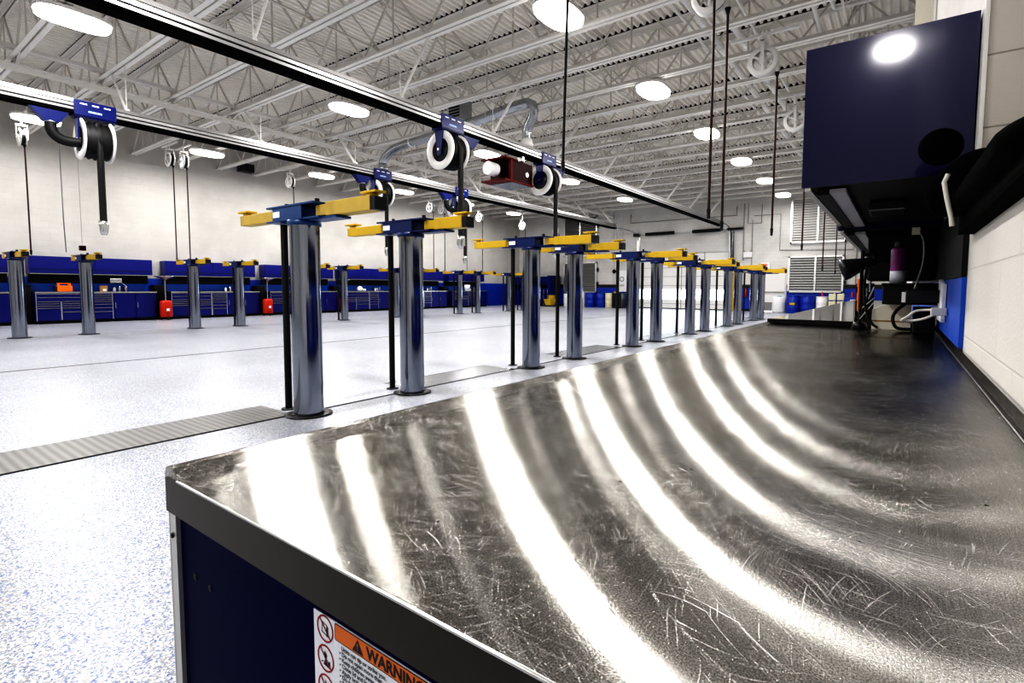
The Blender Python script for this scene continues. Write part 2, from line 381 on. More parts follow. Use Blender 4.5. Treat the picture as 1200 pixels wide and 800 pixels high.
# garage door leaf (white sections, one glazed row), tracks
dr = struct(bpy.data.objects.new('door_1', None)); COL.objects.link(dr)
secs = [(.04, .31), (.60, 1.16), (1.42, 1.93), (1.95, 2.46), (2.48, 3.33)]
mb = MB()
mb.box(DX0, DX1, YF+.06, YF+.11, .03, .575); mb.box(DX0, DX1, YF+.06, YF+.11, 1.185, DZ)
W = (DX1-DX0)/4
for k in range(5):
    x = DX0+W*k; mb.box(max(DX0, x-.04), min(DX1, x+.04), YF+.06, YF+.11, .575, 1.185)
mb.build('door_panel', 'white', dr)
mb = MB()
for z in (.31, 1.185, 1.40, 1.94, 2.47, 3.3): mb.box(DX0, DX1, YF+.045, YF+.062, z-.012, z+.012)
for k in (1, 2, 3): mb.box(DX0+W*k-.02, DX0+W*k+.02, YF+.045, YF+.062, .05, DZ)
mb.build('door_seam', 'louv', dr)
MB().box(DX0, DX1, YF+.05, YF+.12, 0, .045).build('door_seal', 'black', dr)
for k in range(4): MB().box(DX0+W*k+.04, DX0+W*k+W-.04, YF+.08, YF+.09, .575, 1.185).build('pane', 'glass', dr)
tr = thing('door_track', 'grey steel tracks and overhead spring shaft around the garage door', 'door track', (0, 0, 0))
for xx in (DX0-.05, DX1+.14):
    mb = MB(); mb.box(xx-.06, xx+.06, YF-.12, YF-.001, 0, 4.35); mb.box(xx-.11, xx+.11, YF-.05, YF-.001, 0, 4.4)
    mb.build('track', 'galv' if xx > -10 else 'alu', tr)
mb = MB(); mb.bar((DX1+.14, YF-.2, 4.45), (DX1+.3, YF-.2, 0.3), .05, .05); mb.bar((DX1+.3, YF-.2, 4.4), (DX1+.34, YF-.1, 1.2), .03, .03); mb.build('cable_bracket', 'blacksat', tr)
MB().cyl((DX0-.25, YF-.25, 4.5), (DX1+.6, YF-.25, 4.55), .02, n=10).build('shaft', 'steel', tr)
for a, b in ((-12.9, -11.1), (-10.0, -8.4)):
    MB().cyl((a, YF-.25, 4.52), (b, YF-.25, 4.53), .095, n=16).build('spring', 'black', tr)
mb = MB(); mb.box(DX1-.05, DX1+.8, YF-.3, YF-.01, 4.5, 4.6); mb.box(DX0-.3, DX0+.05, YF-.3, YF-.01, 4.42, 4.6); mb.build('end_bracket', 'blacksat', tr)
mb = MB(); mb.tube([(DX0-.05, YF-.1, 4.2), (DX0-.1, YF-.2, 4.6), (DX0-.5, YF-.5, 4.8), (DX0-1.3, YF-2.0, 5.0)], .035, sub=2)
mb.tube([(DX1+.1, YF-.2, 4.55), (DX1+.1, YF-.9, 4.75), (DX1-.3, YF-1.6, 4.9)], .03, sub=2); mb.build('curved_rail', 'galv', tr)
# side door
sd = struct(bpy.data.objects.new('door_2', None)); COL.objects.link(sd)
mb = MB(); mb.box(PX0+.30, PX1, YF+.02, YF+.07, 0.02, PZ); mb.box(PX0, PX0+.3, YF+.02, YF+.07, .02, 1.08); mb.box(PX0, PX0+.3, YF+.02, YF+.07, 2.18, PZ); mb.build('door_panel', 'white', sd)
MB().box(PX0+.02, PX0+.3, YF+.04, YF+.05, 1.08, 2.18).build('pane', 'glass', sd)
MB().box(PX0, PX1, YF-.03, YF+.03, 1.02, 1.09).build('push_bar', 'louv', sd)
mb = MB()
for i in range(8): mb.box(PX0+.35, PX1-.25, YF-.005, YF+.02, .10+i*.05, .13+i*.05)
mb.box(PX0+.33, PX1-.23, YF+.0, YF+.019, .08, .51); mb.build('vent', 'grille', sd)
# louver frames on far wall (dampers)
def louver(x0, x1, z0, z1, label, split=True, bm='louv'):
    t = thing('wall_louver', label, 'louver', ((x0+x1)/2, YF, z0), 0)
    w = (x1-x0)/2; h = z1-z0
    mb = MB()
    for a, b, c, d in ((-w, w, 0, .07), (-w, w, h-.07, h), (-w, -w+.09, 0, h), (w-.09, w, 0, h)): mb.box(a, b, -.14, 0, c, d)
    if split: mb.box(-.04, .04, -.15, 0, 0, h)
    mb.build('frame', 'alu', t)
    MB().box(-w+.02, w-.02, -.02, -.002, .02, h-.02).build('backing', 'dark', t)
    mb = MB(); n = int(h/.135)
    for i in range(n):
        z = .07+(h-.14)*i/n
        mb.add([(-w+.08, -.12, z), (w-.08, -.12, z), (w-.08, -.03, z+.115), (-w+.08, -.03, z+.115)], [(0, 1, 2, 3)])
        mb.box(-w+.08, w-.08, -.125, -.115, z-.008, z+.012)
    mb.build('blade', bm, t)
    mb = MB()
    for z in (h*.3, h*.75): mb.box(w, w+.1, -.12, -.02, z-.12, z+.12)
    mb.build('actuator', 'blacksat', t)
louver(-4.9, -2.35, 1.05, 2.93, 'low pair of grey louvers on the end wall behind the blue barrels on the right', True, 'louvlight')
louver(-4.85, -2.3, 3.6, 5.92, 'high pair of bright louvers under the roof on the right of the end wall', True, 'louvbright')
louver(-18.9, -16.35, .91, 2.93, 'low grey louvers on the end wall behind the barrels on the left')
louver(-18.9, -16.35, 3.35, 5.95, 'high dark grey louvers below the roof on the left of the end wall')

# ------------------------------------------------------------------ roof steel
joY = [2.7+1.42*k for k in range(-3, 19)]
def joist(y, first=None):
    if first:
        return dup(first, (0, y, 0))
    t = thing('roof_joist', 'white open web steel joist spanning the hall under the ribbed roof deck', 'joist', (0, y, 0), 0, 'parallel steel roof joists')
    x0, x1 = XL+.03, XR-.03
    mb = MB()
    for s in (-1, 1): mb.box(x0, x1, s*.02 if s > 0 else -.10, .10 if s > 0 else -.02, 5.93, 5.945); mb.box(x0, x1, s*.02-.006, s*.02+.006, 5.93, 6.03)
    mb.build('bottom_chord', 'roofsteel', t)
    mb = MB()
    for s in (-1, 1): mb.box(x0, x1, s*.02 if s > 0 else -.10, .10 if s > 0 else -.02, 7.09, 7.105); mb.box(x0, x1, s*.02-.006, s*.02+.006, 7.0, 7.1)
    mb.build('top_chord', 'roofsteel', t)
    MB().box(x0, x1, -.099, -.094, 7.106, 7.184).build('flute_shade_strip', 'dark', t)  # dark strip stands in for the shade inside the deck flutes
    mb = MB(); N_ = 12; dx = (x1-x0)/N_
    for i in range(N_):
        a = x0+dx*i
        mb.bar((a, 0, 5.98), (a+dx/2, 0, 7.07), .034, .034); mb.bar((a+dx/2, 0, 7.07), (a+dx, 0, 5.98), .034, .034)
        mb.bar((a+dx/2, 0, 5.98), (a+dx/2, 0, 7.05), .026, .026)
    mb.build('web', 'webpaint', t)
    return t
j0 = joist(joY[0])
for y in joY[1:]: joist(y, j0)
gd = thing('roof_girder', 'long white double-chord girder running the length of the hall under the joists', 'girder', (-15.25, 0, 0))
mb = MB(); mb.box(-.09, .09, -1.5, YF-.02, 5.78, 5.81); mb.box(-.012, .012, -1.5, YF-.02, 5.68, 5.78); mb.build('bottom_chord', 'roofsteel', gd)
mb = MB(); mb.box(-.09, .09, -1.5, YF-.02, 6.12, 6.2); mb.build('top_chord', 'roofsteel', gd)
mb = MB()
for y in joY[1:-1]:
    mb.bar((0, y, 5.8), (0, y, 6.15), .05, .05); mb.bar((0, y, 5.8), (.55, y, 6.0), .03, .03); mb.bar((0, y, 5.8), (-.55, y, 6.0), .03, .03)
mb.build('strut', 'webpaint', gd)
for i, x in enumerate((-19.2, -11.6, -8.9, -5.9, -1.0)):
    mb = MB()
    mb.box(x-.02, x+.02, -1.5, YF-.02, 6.035, 6.065); mb.box(x-.02, x+.02, -1.5, YF-.02, 6.985, 7.01)
    for k in range(len(joY)-1):
        mb.bar((x, joY[k], 6.05), (x, joY[k+1], 7.0), .028, .028); mb.bar((x, joY[k], 7.0), (x, joY[k+1], 6.05), .028, .028)
    tag(mb.build('joist_bridging', 'webpaint'), 'thin white cross bracing between the joists, %s line from the left wall' % ORD[i].replace('nearest', 'first'), 'bracing')
# pipes along the right side above the joists' chords
for x, z, r, lb in ((-3.37, 6.4, .075, 'thick white pipe running along the roof, left of two'), (-2.9, 6.4, .075, 'thick white pipe running along the roof, right of two'),
                    (-3.62, 6.38, .03, 'thin white conduit running along the roof left of the thick pipes'), (-2.62, 6.42, .03, 'thin white conduit running along the roof just right of the thick pipes')):
    mb = MB(); mb.cyl((x, -1.5, z), (x, YF-.02, z), r, n=14)
    for k in range(12): mb.lathe((x, 1.1+2.6*k, z), (0, 1, 0), [(r, -.05), (r+.012, -.05), (r+.012, .05), (r, .05)], n=14)
    tag(mb.build('roof_pipe', 'white'), lb, 'pipe')
mb = MB()
mb.tube([(.12, 11.9, 6.15), (-1.35, 11.7, 6.15), (-1.45, 11.6, 6.15), (-1.45, 10.3, 6.15)], .04, sub=2)
mb.tube([(.12, 10.9, 6.25), (-1.15, 10.9, 6.25), (-1.2, 10.8, 6.25), (-1.2, 9.9, 6.25)], .035, sub=2)
mb.tube([(-.4, 11.78, 6.13), (-.4, 11.78, 5.4)], .03)
tag(mb.build('bent_conduit', 'white'), 'white bent conduits high up beside the navy wall cabinet', 'conduit')
mb = MB(); mb.box(-.0, .14, 6.2, 6.35, 2.8, 6.9); tag(mb.build('wall_conduit', 'beige'), 'tan vertical conduit rising on the right wall above the navy cabinet', 'conduit')
# grey unit near joists in the middle
t = thing('unit_heater', 'small grey box hung between the joists above the first white-rimmed hose reel', 'heater', (-10.5, 11.0, 5.98))
MB().box(-.22, .22, -.25, .25, 0, .55).build('casing', 'galv', t); mb = MB()
for i in range(6): mb.box(-.2, .2, -.262, -.25, .05+.08*i, .09+.08*i)
mb.build('grille', 'blacksat', t); MB().box(-.01, .01, -.01, .01, .5, 1.0).build('hanger', 'webpaint', t)

# ------------------------------------------------------------------ ceiling lights
def lightfix(x, y, first, label, P=150, z=5.80):
    x *= .958; y *= .958   # hung just under the bottom chords
    if first: t = dup(first, (x, y, z), label=label)
    else:
        t = thing('ceiling_light', label, 'light', (x, y, z), 0, 'glowing high bay lights under the joists')
        def oval(a, b, n=32, e=.72): return [(a*math.copysign(abs(cos(2*pi*i/n))**e, cos(2*pi*i/n)), b*math.copysign(abs(sin(2*pi*i/n))**e, sin(2*pi*i/n))) for i in range(n)]
        MB().ext(oval(.33, .52), 'Z', .03, .09).build('housing', 'white', t, .01)
        MB().ext(oval(.31, .50), 'Z', -.035, .029).build('diffuser', 'lens', t, .02)
        for yy in (-.4, .4): MB().cyl((0, yy, .09), (0, yy, .5), .008, n=6).build('hanger', 'webpaint', t)
        MB().box(-.08, .08, -.12, .12, .09, .2).build('ballast_box', 'webpaint', t)
    ld = bpy.data.lights.new('lamp', 'AREA'); ld.shape = 'ELLIPSE'; ld.size = .58; ld.size_y = .80; ld.energy = P; ld.color = (1, .975, .95)
    lo = bpy.data.objects.new('lamp', ld); COL.objects.link(lo); lo.location = (x, y, z-.045)
    return t
fx = None
rows = [(-5.1, 7.84-4.22*3, 4.22, 10, 'right'), (-12.38, 2.99-5.68*2, 5.68, 8, 'middle'), (-20.65, 4.03-4.5*2, 4.5, 9, 'left')]
for x, y0, dy, n, nm in rows:
    for k in range(n):
        y = y0+dy*k
        if y > YF-.8: continue
        lb = 'bright white high bay light, %s in the %s row under the roof' % (ORD[k], nm)
        f = lightfix(x, y, fx, lb, 165 if y < 25 else (110 if y < 28 else 55)); fx = fx or f
lightfix(-.31, -8.3, fx, 'bright high bay light behind the viewpoint whose glare shows on the navy cabinet', 120)

# ------------------------------------------------------------------ exhaust rails and reels
def rail(x, y1, label, sgn):
    t = thing('exhaust_rail', label, 'exhaust rail', (x, 0, 0))
    MB().ext([(-.13, 4.73), (.13, 4.73), (.135, 4.775), (.12, 4.78), (.12, 4.80), (.135, 4.805), (.14, 4.86), (.125, 4.865), (.125, 4.88), (.13, 4.885), (.125, 4.95), (.04, 4.975), (-.04, 4.975), (-.125, 4.95), (-.14, 4.86), (-.135, 4.78)], 'Y', -3, y1).build('profile', 'railalu', t)
    MB().ext([(-.13, 4.7299), (-.13, 4.665), (-.10, 4.655), (.10, 4.655), (.13, 4.665), (.13, 4.7299)], 'Y', -3, y1-.02).build('rubber_seal', 'railslot', t)
    mb = MB(); mb.box(.1195, .1215, -3, y1, 4.781, 4.799); mb.box(.1245, .1265, -3, y1, 4.866, 4.879); mb.build('groove', 'railslot', t)
    MB().box(-.14, .14, y1, y1+.02, 4.65, 4.98).build('end_cap', 'galv', t)
    for k, y in enumerate(joY):
        if k % 2: continue
        if y > y1: continue
        mb = MB(); mb.bar((0, y, 4.95), (.85*sgn, y, 5.95), .07, .012, (0, 1, 0)); mb.bar((.0, y, 4.95), (0, y, 5.95), .012, .012)
        mb.box(-.07, .07, y-.03, y+.03, 4.96, 5.0)
        mb.build('hanger', 'white', t)
    return t
rail(-8.27, 29.1, 'silver exhaust extraction rail crossing the top of the view, right one of two', 1)
rail(-13.73, 27.2, 'silver exhaust extraction rail nearer the left wall, left one of two', -1)

def reel(x, y, hz, label, funnel, first=None):
    """hose reel on a blue trolley under the rail; hose drop on the +x side of the drum; z of hose end = hz"""
    t = thing('exhaust_hose_reel', label, 'hose reel', (x, y, 0), 0, 'exhaust hose reels on the rails')
    # trolley plate on the near side of rail, with slots
    mb = MB(); mb.box(.145, .16, -.34, .34, 4.62, 4.94); mb.box(-.16, .16, -.34, .34, 4.61, 4.65); mb.box(-.16, -.145, -.34, .34, 4.62, 4.94)
    mb.build('trolley', 'bracket', t, .006)
    mb = MB()
    for k in (-1, 0, 1): mb.box(.16, .163, k*.19-.055, k*.19+.055, 4.86, 4.885)
    mb.build('slot', 'plastic', t)
    MB().box(.16, .163, -.12, .1, 4.72, 4.755).build('badge', 'faded', t)
    for s in (-1, 1):
        mb = MB(); yy = s*.27
        mb.ext([(-.13, 4.64), (.13, 4.64), (.05, 4.08), (-.05, 4.08)], 'Y', yy-.012, yy+.012); mb.build('side_arm', 'bracket', t)
    c = (0, 0, 4.2)
    for s in (-1, 1):
        y0 = s*.22
        MB().lathe((0, y0, 4.2), (0, s, 0), [(.25, 0), (.41, 0), (.42, .012), (.41, .03), (.25, .03), (.25, 0)], n=36).build('rim', 'white', t)
        MB().lathe((0, y0, 4.2), (0, s, 0), [(.0, .01), (.255, .01), (.255, -.02)], n=30).build('side_disc', 'blacksat', t)
    MB().lathe((0, -.22, 4.2), (0, 1, 0), [(.30, 0), (.37, .03), (.33, .08), (.38, .12), (.34, .18), (.385, .22), (.34, .27), (.38, .32), (.34, .37), (.37, .41), (.3, .44)], n=32).build('drum', 'black', t)
    MB().cyl((0, -.31, 4.2), (0, .31, 4.2), .03, n=12).build('axle', 'steel', t)
    # funnel + elbow on the near end
    if funnel:
        mb = MB(); mb.add([(-.1, -1.0, 4.68), (.1, -1.0, 4.68), (.1, -.38, 4.68), (-.1, -.38, 4.68), (-.08, -.78, 4.42), (.08, -.78, 4.42), (.08, -.55, 4.42), (-.08, -.55, 4.42)],
               [(0, 1, 2, 3), (0, 4, 5, 1), (1, 5, 6, 2), (2, 6, 7, 3), (3, 7, 4, 0), (4, 7, 6, 5)]); mb.build('suction_hood', 'bracket', t)
        MB().tube([(0, -.67, 4.44), (0, -.67, 4.25), (0, -.55, 4.12), (0, -.40, 4.1), (0, -.24, 4.12)], .095, n=14, sub=2).build('elbow_hose', 'black', t)
        MB().lathe((0, -.67, 4.41), (0, 0, 1), [(.09, 0), (.1, 0), (.1, .03), (.09, .03)]).build('clamp_ring', 'steel', t)
    else:
        mb = MB(); mb.add([(-.1, .38, 4.68), (.1, .38, 4.68), (.1, .95, 4.68), (-.1, .95, 4.68), (-.08, .5, 4.42), (.08, .5, 4.42), (.08, .75, 4.42), (-.08, .75, 4.42)],
               [(0, 1, 2, 3), (0, 4, 5, 1), (1, 5, 6, 2), (2, 6, 7, 3), (3, 7, 4, 0), (4, 7, 6, 5)]); mb.build('suction_hood', 'bracket', t)
        MB().tube([(0, .62, 4.44), (0, .62, 4.25), (0, .52, 4.12), (0, .24, 4.12)], .08, n=14, sub=2).build('elbow_hose', 'black', t)
    hx = .37 if x > -10 else .30
    MB().tube([(hx*.6, 0, 4.5), (hx, 0, 4.2), (hx, 0, 3.9), (hx, 0, hz+.2)], .06, n=12).build('hose', 'black', t)
    nz = MB(); nz.lathe((hx, 0, hz-.08), (0, 0, 1), [(.0, 0), (.05, 0), (.07, .08), (.085, .2), (.085, .28), (.0, .28)], n=16); nz.box(hx+.06, hx+.1, -.03, .03, hz-.02, hz+.16); nz.box(hx-.11, hx-.07, -.02, .02, hz+.02, hz+.12)
    nz.build('nozzle', 'steel', t)
    return t
reel(-8.27, 8.28, 2.15, 'black drum exhaust hose reel with white rims, first on the right rail', False)
reel(-8.27, 12.05, 2.15, 'exhaust hose reel beside the red blower on the right rail', False)
reel(-13.73, 3.55, 2.35, 'black exhaust hose reel with elbow duct, nearest on the left rail', True)
reel(-13.73, 10.7, 2.3, 'exhaust hose reel on the left rail below the bent silver duct', True)
reel(-13.73, 14.3, 2.2, 'small looking exhaust hose reel farthest along the left rail', True)

# blower
t = thing('exhaust_blower', 'dark red fan box with a white motor hung beside the right rail', 'blower', (-8.66, 10.80, 3.98))
mb = MB(); mb.box(-.02, .02, -.30, .62, 0, .55); mb.box(-.42, .42, -.30, -.27, 0, .05)
MB().box(-.36, .36, -.22, .70, .03, .55).build('fan_housing', 'dred', t, .01)
mb = MB(); mb.box(-.42, .40, -.52, .71, -.02, .02); mb.box(-.42, .40, -.52, .0, .53, .57); mb.box(.33, .40, -.30, -.22, .02, .55); mb.build('mounting_frame', 'framered', t)
MB().box(-.36, .36, -.2, .70, -.035, -.018).build('bottom_plate', 'galv', t)
mb = MB(); mb.cyl((-.02, -.72, .28), (-.02, -.42, .28), .17, n=24); mb.build('motor', 'plastic', t)
MB().cyl((-.02, -.43, .28), (-.02, -.22, .28), .15, .12, n=24).build('motor_flange', 'blacksat', t)
MB().cyl((.35, .45, .26), (.368, .45, .26), .07, n=20).build('cover_disc', 'plastic', t)
MB().box(.3, .46, .1, .2, .55, .67).build('hanger', 'steel', t)
# silver duct between the rails
t = thing('silver_duct', 'bent silver duct arching between the two exhaust rails', 'duct', (0, 11.0, 0))
MB().tube([(-8.27, .2, 5.15), (-8.27, .2, 5.45), (-7.95, .1, 5.75), (-7.98, 0, 6.0), (-8.4, -.03, 6.0), (-8.7, -.03, 5.98), (-10.0, -.1, 5.80), (-11.8, -.15, 5.66), (-12.9, -.2, 5.60), (-13.35, -.2, 5.5), (-13.72, -.2, 5.25), (-13.72, -.2, 5.05)], .13, n=18, sub=1).build('pipe', 'galv', t)
mb = MB()
for x, y, z in ((-9.4, -.06, 5.9), (-11.0, -.12, 5.73), (-12.4, -.17, 5.63)): mb.lathe((x, y, z), (1, .04, .09), [(.13, -.03), (.14, -.03), (.14, .03), (.13, .03)], n=18)
mb.build('joint_ring', 'alu', t)
MB().lathe((-8.27, .2, 4.97), (0, 0, 1), [(.0, 0), (.17, 0), (.17, .06), (.13, .2), (.0, .2)], n=18).build('cone', 'white', t)
MB().lathe((-13.72, -.2, 4.97), (0, 0, 1), [(.0, 0), (.17, 0), (.17, .04), (.13, .2), (.0, .2)], n=18).build('cone', 'galv', t)

# spring balanced small hose reels (left row and right row)
def sreel(x, y, z, hz, label, col='hose', rot=0, r=.25):
    t = thing('air_hose_reel', label, 'hose reel', (x, y, 0), rot, 'ceiling hose reels')
    MB().lathe((0, -.07, z), (0, 1, 0), [(r*.68, 0), (r*.98, 0), (r, .012), (r, .02), (r*.8, .03), (r*.8, .11), (r, .12), (r, .128), (r*.98, .14), (r*.68, .14)], n=28).build('drum', 'white', t)
    MB().lathe((0, -.05, z), (0, 1, 0), [(r*.83, 0), (r*.86, .05), (r*.83, .1)], n=24).build('hose_wrap', 'blacksat' if col == 'hose' else col, t)
    mb = MB(); mb.cyl((0, -.1, z), (0, .1, z), .06, n=14)
    for k in range(3):
        a = k*2*pi/3+.5; mb.bar((0, -.06, z), (r*.75*cos(a), -.06, z+r*.75*sin(a)), .04, .01, (0, 1, 0)); mb.bar((0, .06, z), (r*.75*cos(a), .06, z+r*.75*sin(a)), .04, .01, (0, 1, 0))
    mb.build('hub', 'white', t)
    mb = MB(); mb.box(-.03, .03, -.12, -.105, z-.04, z+r+.08); mb.box(-.03, .03, .105, .12, z-.04, z+r+.08); mb.box(-.06, .06, -.12, .12, z+r+.06, z+r+.1); mb.cyl((0, 0, z+r+.1), (0, 0, 5.96), .02, n=8)
    mb.box(-.6, .6, -.03, .03, 5.88, 5.925) ; mb.build('bracket', 'white', t)
    mb = MB(); mb.cyl((r*.9, 0, z-r*.9), (r*.9, 0, z-r*.9-.08), .045, .02, n=10); mb.build('hose_guide', 'black', t)
    MB().tube([(r*.9, 0, z-r*.9), (r*.9+.005, 0, (z+hz)/2), (r*.9, 0, hz)], .018, n=8).build('hose', col, t)
    MB().cyl((r*.9, 0, hz), (r*.9, 0, hz-.13), .028, .02, n=10).build('coupling', 'blacksat' if col == 'hose' else 'plastic', t)
    return t
side = 'left wall'
LR = [(-20, 3.59, 5.3, 2.2, 'single hose reel above the left benches, nearest the left edge'),
      (-20, 7.12, 5.42, 2.15, 'left reel of the double hose reel hanging over the left benches'), (-20, 7.52, 5.42, 2.15, 'right reel of the double hose reel hanging over the left benches'),
      (-20, 11.24, 5.38, 2.2, 'single hose reel above the left benches behind the first big lift post'),
      (-20, 18.7, 5.33, 2.15, 'left reel of the far double hose reel above the left benches'), (-20, 19.5, 5.33, 2.15, 'right reel of the far double hose reel above the left benches'),
      (-20, 22.5, 5.25, 2.1, 'single hose reel beyond the far double reel on the left'),
      (-19.6, 26.1, 5.1, 2.1, 'small far hose reel near the left end of the back wall'), (-18.7, 28.6, 4.95, 2.3, 'farthest hose reel, in front of the high left louvers')]
for x, y, z, h, l in LR: sreel(x, y, z, h, l)
RR = [(-2.2, 7.05, 5.42, 2.3, 'hose reel overhead with long dark red hose, left of the near pair'), (-2.2, 7.68, 5.42, 2.2, 'hose reel overhead with long dark red hose, right of the near pair'),
      (-2.25, 10.4, 5.42, 2.35, 'large white hose reel hanging left of the navy cabinet'), (-2.25, 14.0, 5.3, 2.3, 'white hose reel partly behind the navy cabinet, lower right of the large one'),
      (-2.2, 17.7, 5.3, 1.9, 'far right hose reel with hose in front of the louvers, first'), (-2.2, 21.4, 5.3, 1.9, 'far right hose reel with hose in front of the louvers, second'), (-2.2, 25, 5.3, 1.9, 'far right hose reel with hose in front of the louvers, third')]
for x, y, z, h, l in RR: sreel(x-(.2 if y < 9 else 0), y, z, h, l, 'hose', 0, .27)
mb = MB(); mb.tube([(-2.2, 3.58, 5.85), (-2.2, 3.57, 4.5), (-2.2, 3.50, 3.4), (-2.21, 3.47, 2.2)], .011, n=8)
t = tag(mb.build('drop_cord', 'black'), 'thin black cord hanging down from the roof in the top middle', 'cord')
MB().cyl((-2.21, 3.47, 2.22), (-2.21, 3.47, 2.14), .016, n=8).build('plug', 'blacksat', t)
mb = MB(); mb.tube([(-17.9, 3.9, 5.9), (-17.9, 3.9, 3.0), (-17.9, 3.92, 2.1)], .012); tag(mb.build('drop_cord', 'grille'), 'thin grey cord beside the nearest black exhaust hose on the left', 'cord')
# speaker box on left wall
t = thing('wall_speaker', 'small black box hung high between the hose reels on the left wall', 'speaker', (-22.45, 10.7, 5.95)); MB().box(-.15, .2, -.28, .28, 0, .34).build('body', 'blacksat', t, .02); MB().box(-.34, -.1, -.04, .04, .14, .22).build('bracket', 'grille', t)

# ------------------------------------------------------------------ lift posts
def lift(x, y, right=1.13, left=-1.18, label='', H=1.834):
    near = x > -10 and y < 3; t = thing('lift_post', label, 'lift', (x, y, 0), 0, 'in-ground lift posts with yellow arms')
    MB().cyl((0, 0, 0), (0, 0, H), .135, n=40).build('cylinder', 'chrome', t)
    mb = MB(); mb.lathe((0, 0, 0), (0, 0, 1), [(.0, .004), (.215, .004), (.215, .012), (.185, .016), (.15, .012), (.137, .02), (.137, 0)], n=36); mb.lathe((-.36, 0, 0), (0, 0, 1), [(.0, .012), (.07, .012), (.07, 0)], n=20)
    mb.build('floor_collar', 'blacksat', t)
    MB().cyl((-.36, 0, 0), (-.36, 0, H+.0), .033, n=14).build('lock_rod', 'black', t)
    mb = MB(); mb.box(-.50, .40, -.10, .10, 1.845, 1.86); mb.box(-.36, .14, -.11, -.095, 1.85, 1.975); mb.box(-.36, .14, .095, .11, 1.85, 1.975); mb.box(-.46, .34, -.12, .12, 1.975, 1.99); mb.box(-.12, .12, -.1, .1, 1.85, 1.96); mb.lathe((0, 0, 1.8), (0, 0, 1), [(.0, 0), (.15, 0), (.15, .045), (0, .045)], n=30)
    mb.box(.2, .62, -.075, .075, 1.83, 1.85); mb.build('carriage', 'liftblue_worn' if near else 'liftblue', t)
    MB().box(-.35, -.23, -.1135, -.1105, 1.885, 1.94).build('decal', 'plastic', t)
    MB().cyl((-.30, 0, 1.99), (-.30, 0, 2.03), .018, n=10).build('pivot_pin', 'blacksat', t)
    mb = MB(); mb.cyl((.22, 0, 1.99), (.22, 0, 2.035), .022, n=10); mb.box(.1, .28, -.03, .03, 1.99, 2.0); mb.build('pivot_pin', 'blacksat', t)
    for s, e in ((1, right), (-1, -left)):
        mb = MB(); m_ = .45
        mb.box(min(s*.28, s*m_), max(s*.28, s*m_), -.055, .055, 1.866, 1.962)
        mb.box(min(s*m_, s*(e-.06)), max(s*m_, s*(e-.06)), -.066 if s > 0 else -.058, .066 if s > 0 else .058, 1.866 if s < 0 else 1.856, 1.968 if s < 0 else 1.978)
        a = mb.build('arm', 'yellow_worn' if near else 'yellow', t, .004)
        if s > 0: MB().box(e-.062, e-.0, -.0605, .0605, 1.8565, 1.9655).build('arm_end_shade', 'blacksat', a, .003)  # black end box paints the shadow side of the arm end
        MB().box(min(s*(e-.063), s*(e-.055)), max(s*(e-.063), s*(e-.055)), -.048, .048, 1.874, 1.948).build('arm_opening', 'dark', a)
        mb = MB(); mb.lathe((s*(e-.1), 0, 1.965), (0, 0, 1), [(.0, 0), (.04, 0), (.04, .035), (.0, .035)], n=14); mb.box(s*(e-.1)-.10, s*(e-.1)+.10, -.055, .055, 1.998, 2.018); mb.build('lift_pad', 'yellow', a, .004)
    return t
base = None
def lput(x, y, lb, r=1.13, l=-1.18):
    return lift(x, y, r, l, lb)
for k in range(6):
    for j in (0, 1):
        i = 2*k+j
        lb = 'chrome lift post with yellow arms, %s of the near row from the worktop corner' % (ORD[i])
        lput(-4.617, 2.722+3.66*k+1.292*j, lb, *((1.13, -1.18) if j == 0 else (.92, -1.18)))
for k in range(6):
    for j in (0, 1):
        i = 2*k+j
        lb = 'distant chrome lift post with yellow arms, %s in the row by the left benches' % (ORD[i])
        lput(-16.698, 2.758+3.66*k+1.249*j, lb, *((1.0, -1.1) if j == 0 else (1.1, -1.0)))

# ------------------------------------------------------------------ benches: local frame front faces +x at x=0, depth -x, width +y
D = .76
GX = {}
def cab_drawers(w, rows, name, label, loc, rz, group, cols=None):
    """rows: list of (y0,y1,z0,z1) fronts"""
    t = thing(name, label, 'cabinet', loc, rz, group)
    MB().box(-D, -.02, 0.0, w, .10, .974).build('carcass', 'blue', t)
    MB().box(-D+.05, -.08, 0.03, w-.03, 0, .10).build('plinth', 'black', t)
    for a in (0, w-.022): MB().box(-.02, .004, a, a+.022, .10, .974).build('corner_post', 'handle', t)
    for c in (cols or []): MB().box(-.02, .004, c[0]-.016, c[0]+.016, c[1], c[2]).build('divider', 'handle', t)
    for (a, b, c, d) in rows:
        f = MB().box(-.02, 0, a+.004, b-.004, c+.003, d-.003).build('drawer', 'blue', t)
        MB().ext([(0, d-.004), (.014, d-.006), (.016, d-.022), (.010, d-.022), (0, d-.010)], 'Y', a+.012, b-.012).build('handle', 'handle', f)
    return t
def cab_doors(w, name, label, loc, rz, group):
    t = thing(name, label, 'cabinet', loc, rz, group)
    MB().box(-D, -.02, 0.0, w, .10, .974).build('carcass', 'blue', t); MB().box(-D+.05, -.08, 0.03, w-.03, 0, .10).build('plinth', 'black', t)
    f = MB().box(-.02, 0, .03, w-.03, .12, .965).build('door', 'blue', t, .004)
    MB().box(0, .012, .05, .065, .45, .66).build('handle', 'handle', f)
    return t
def steps(z1, hs):
    o = []; z = z1
    for h in hs: o.append((z-h, z)); z -= h
    return o
def wide_rows(w):
    r = [(.022, w-.022, a, b) for a, b in steps(.965, [.11, .13])]
    m = w*.44; z = .965-.24
    r += [(.022, m-.016, a, b) for a, b in steps(z, [.07, .07, .07, .395])]
    r += [(m+.016, w-.022, a, b) for a, b in steps(z, [.07, .07, .07, .13, .265])]
    return r, [(m, .12, z)]
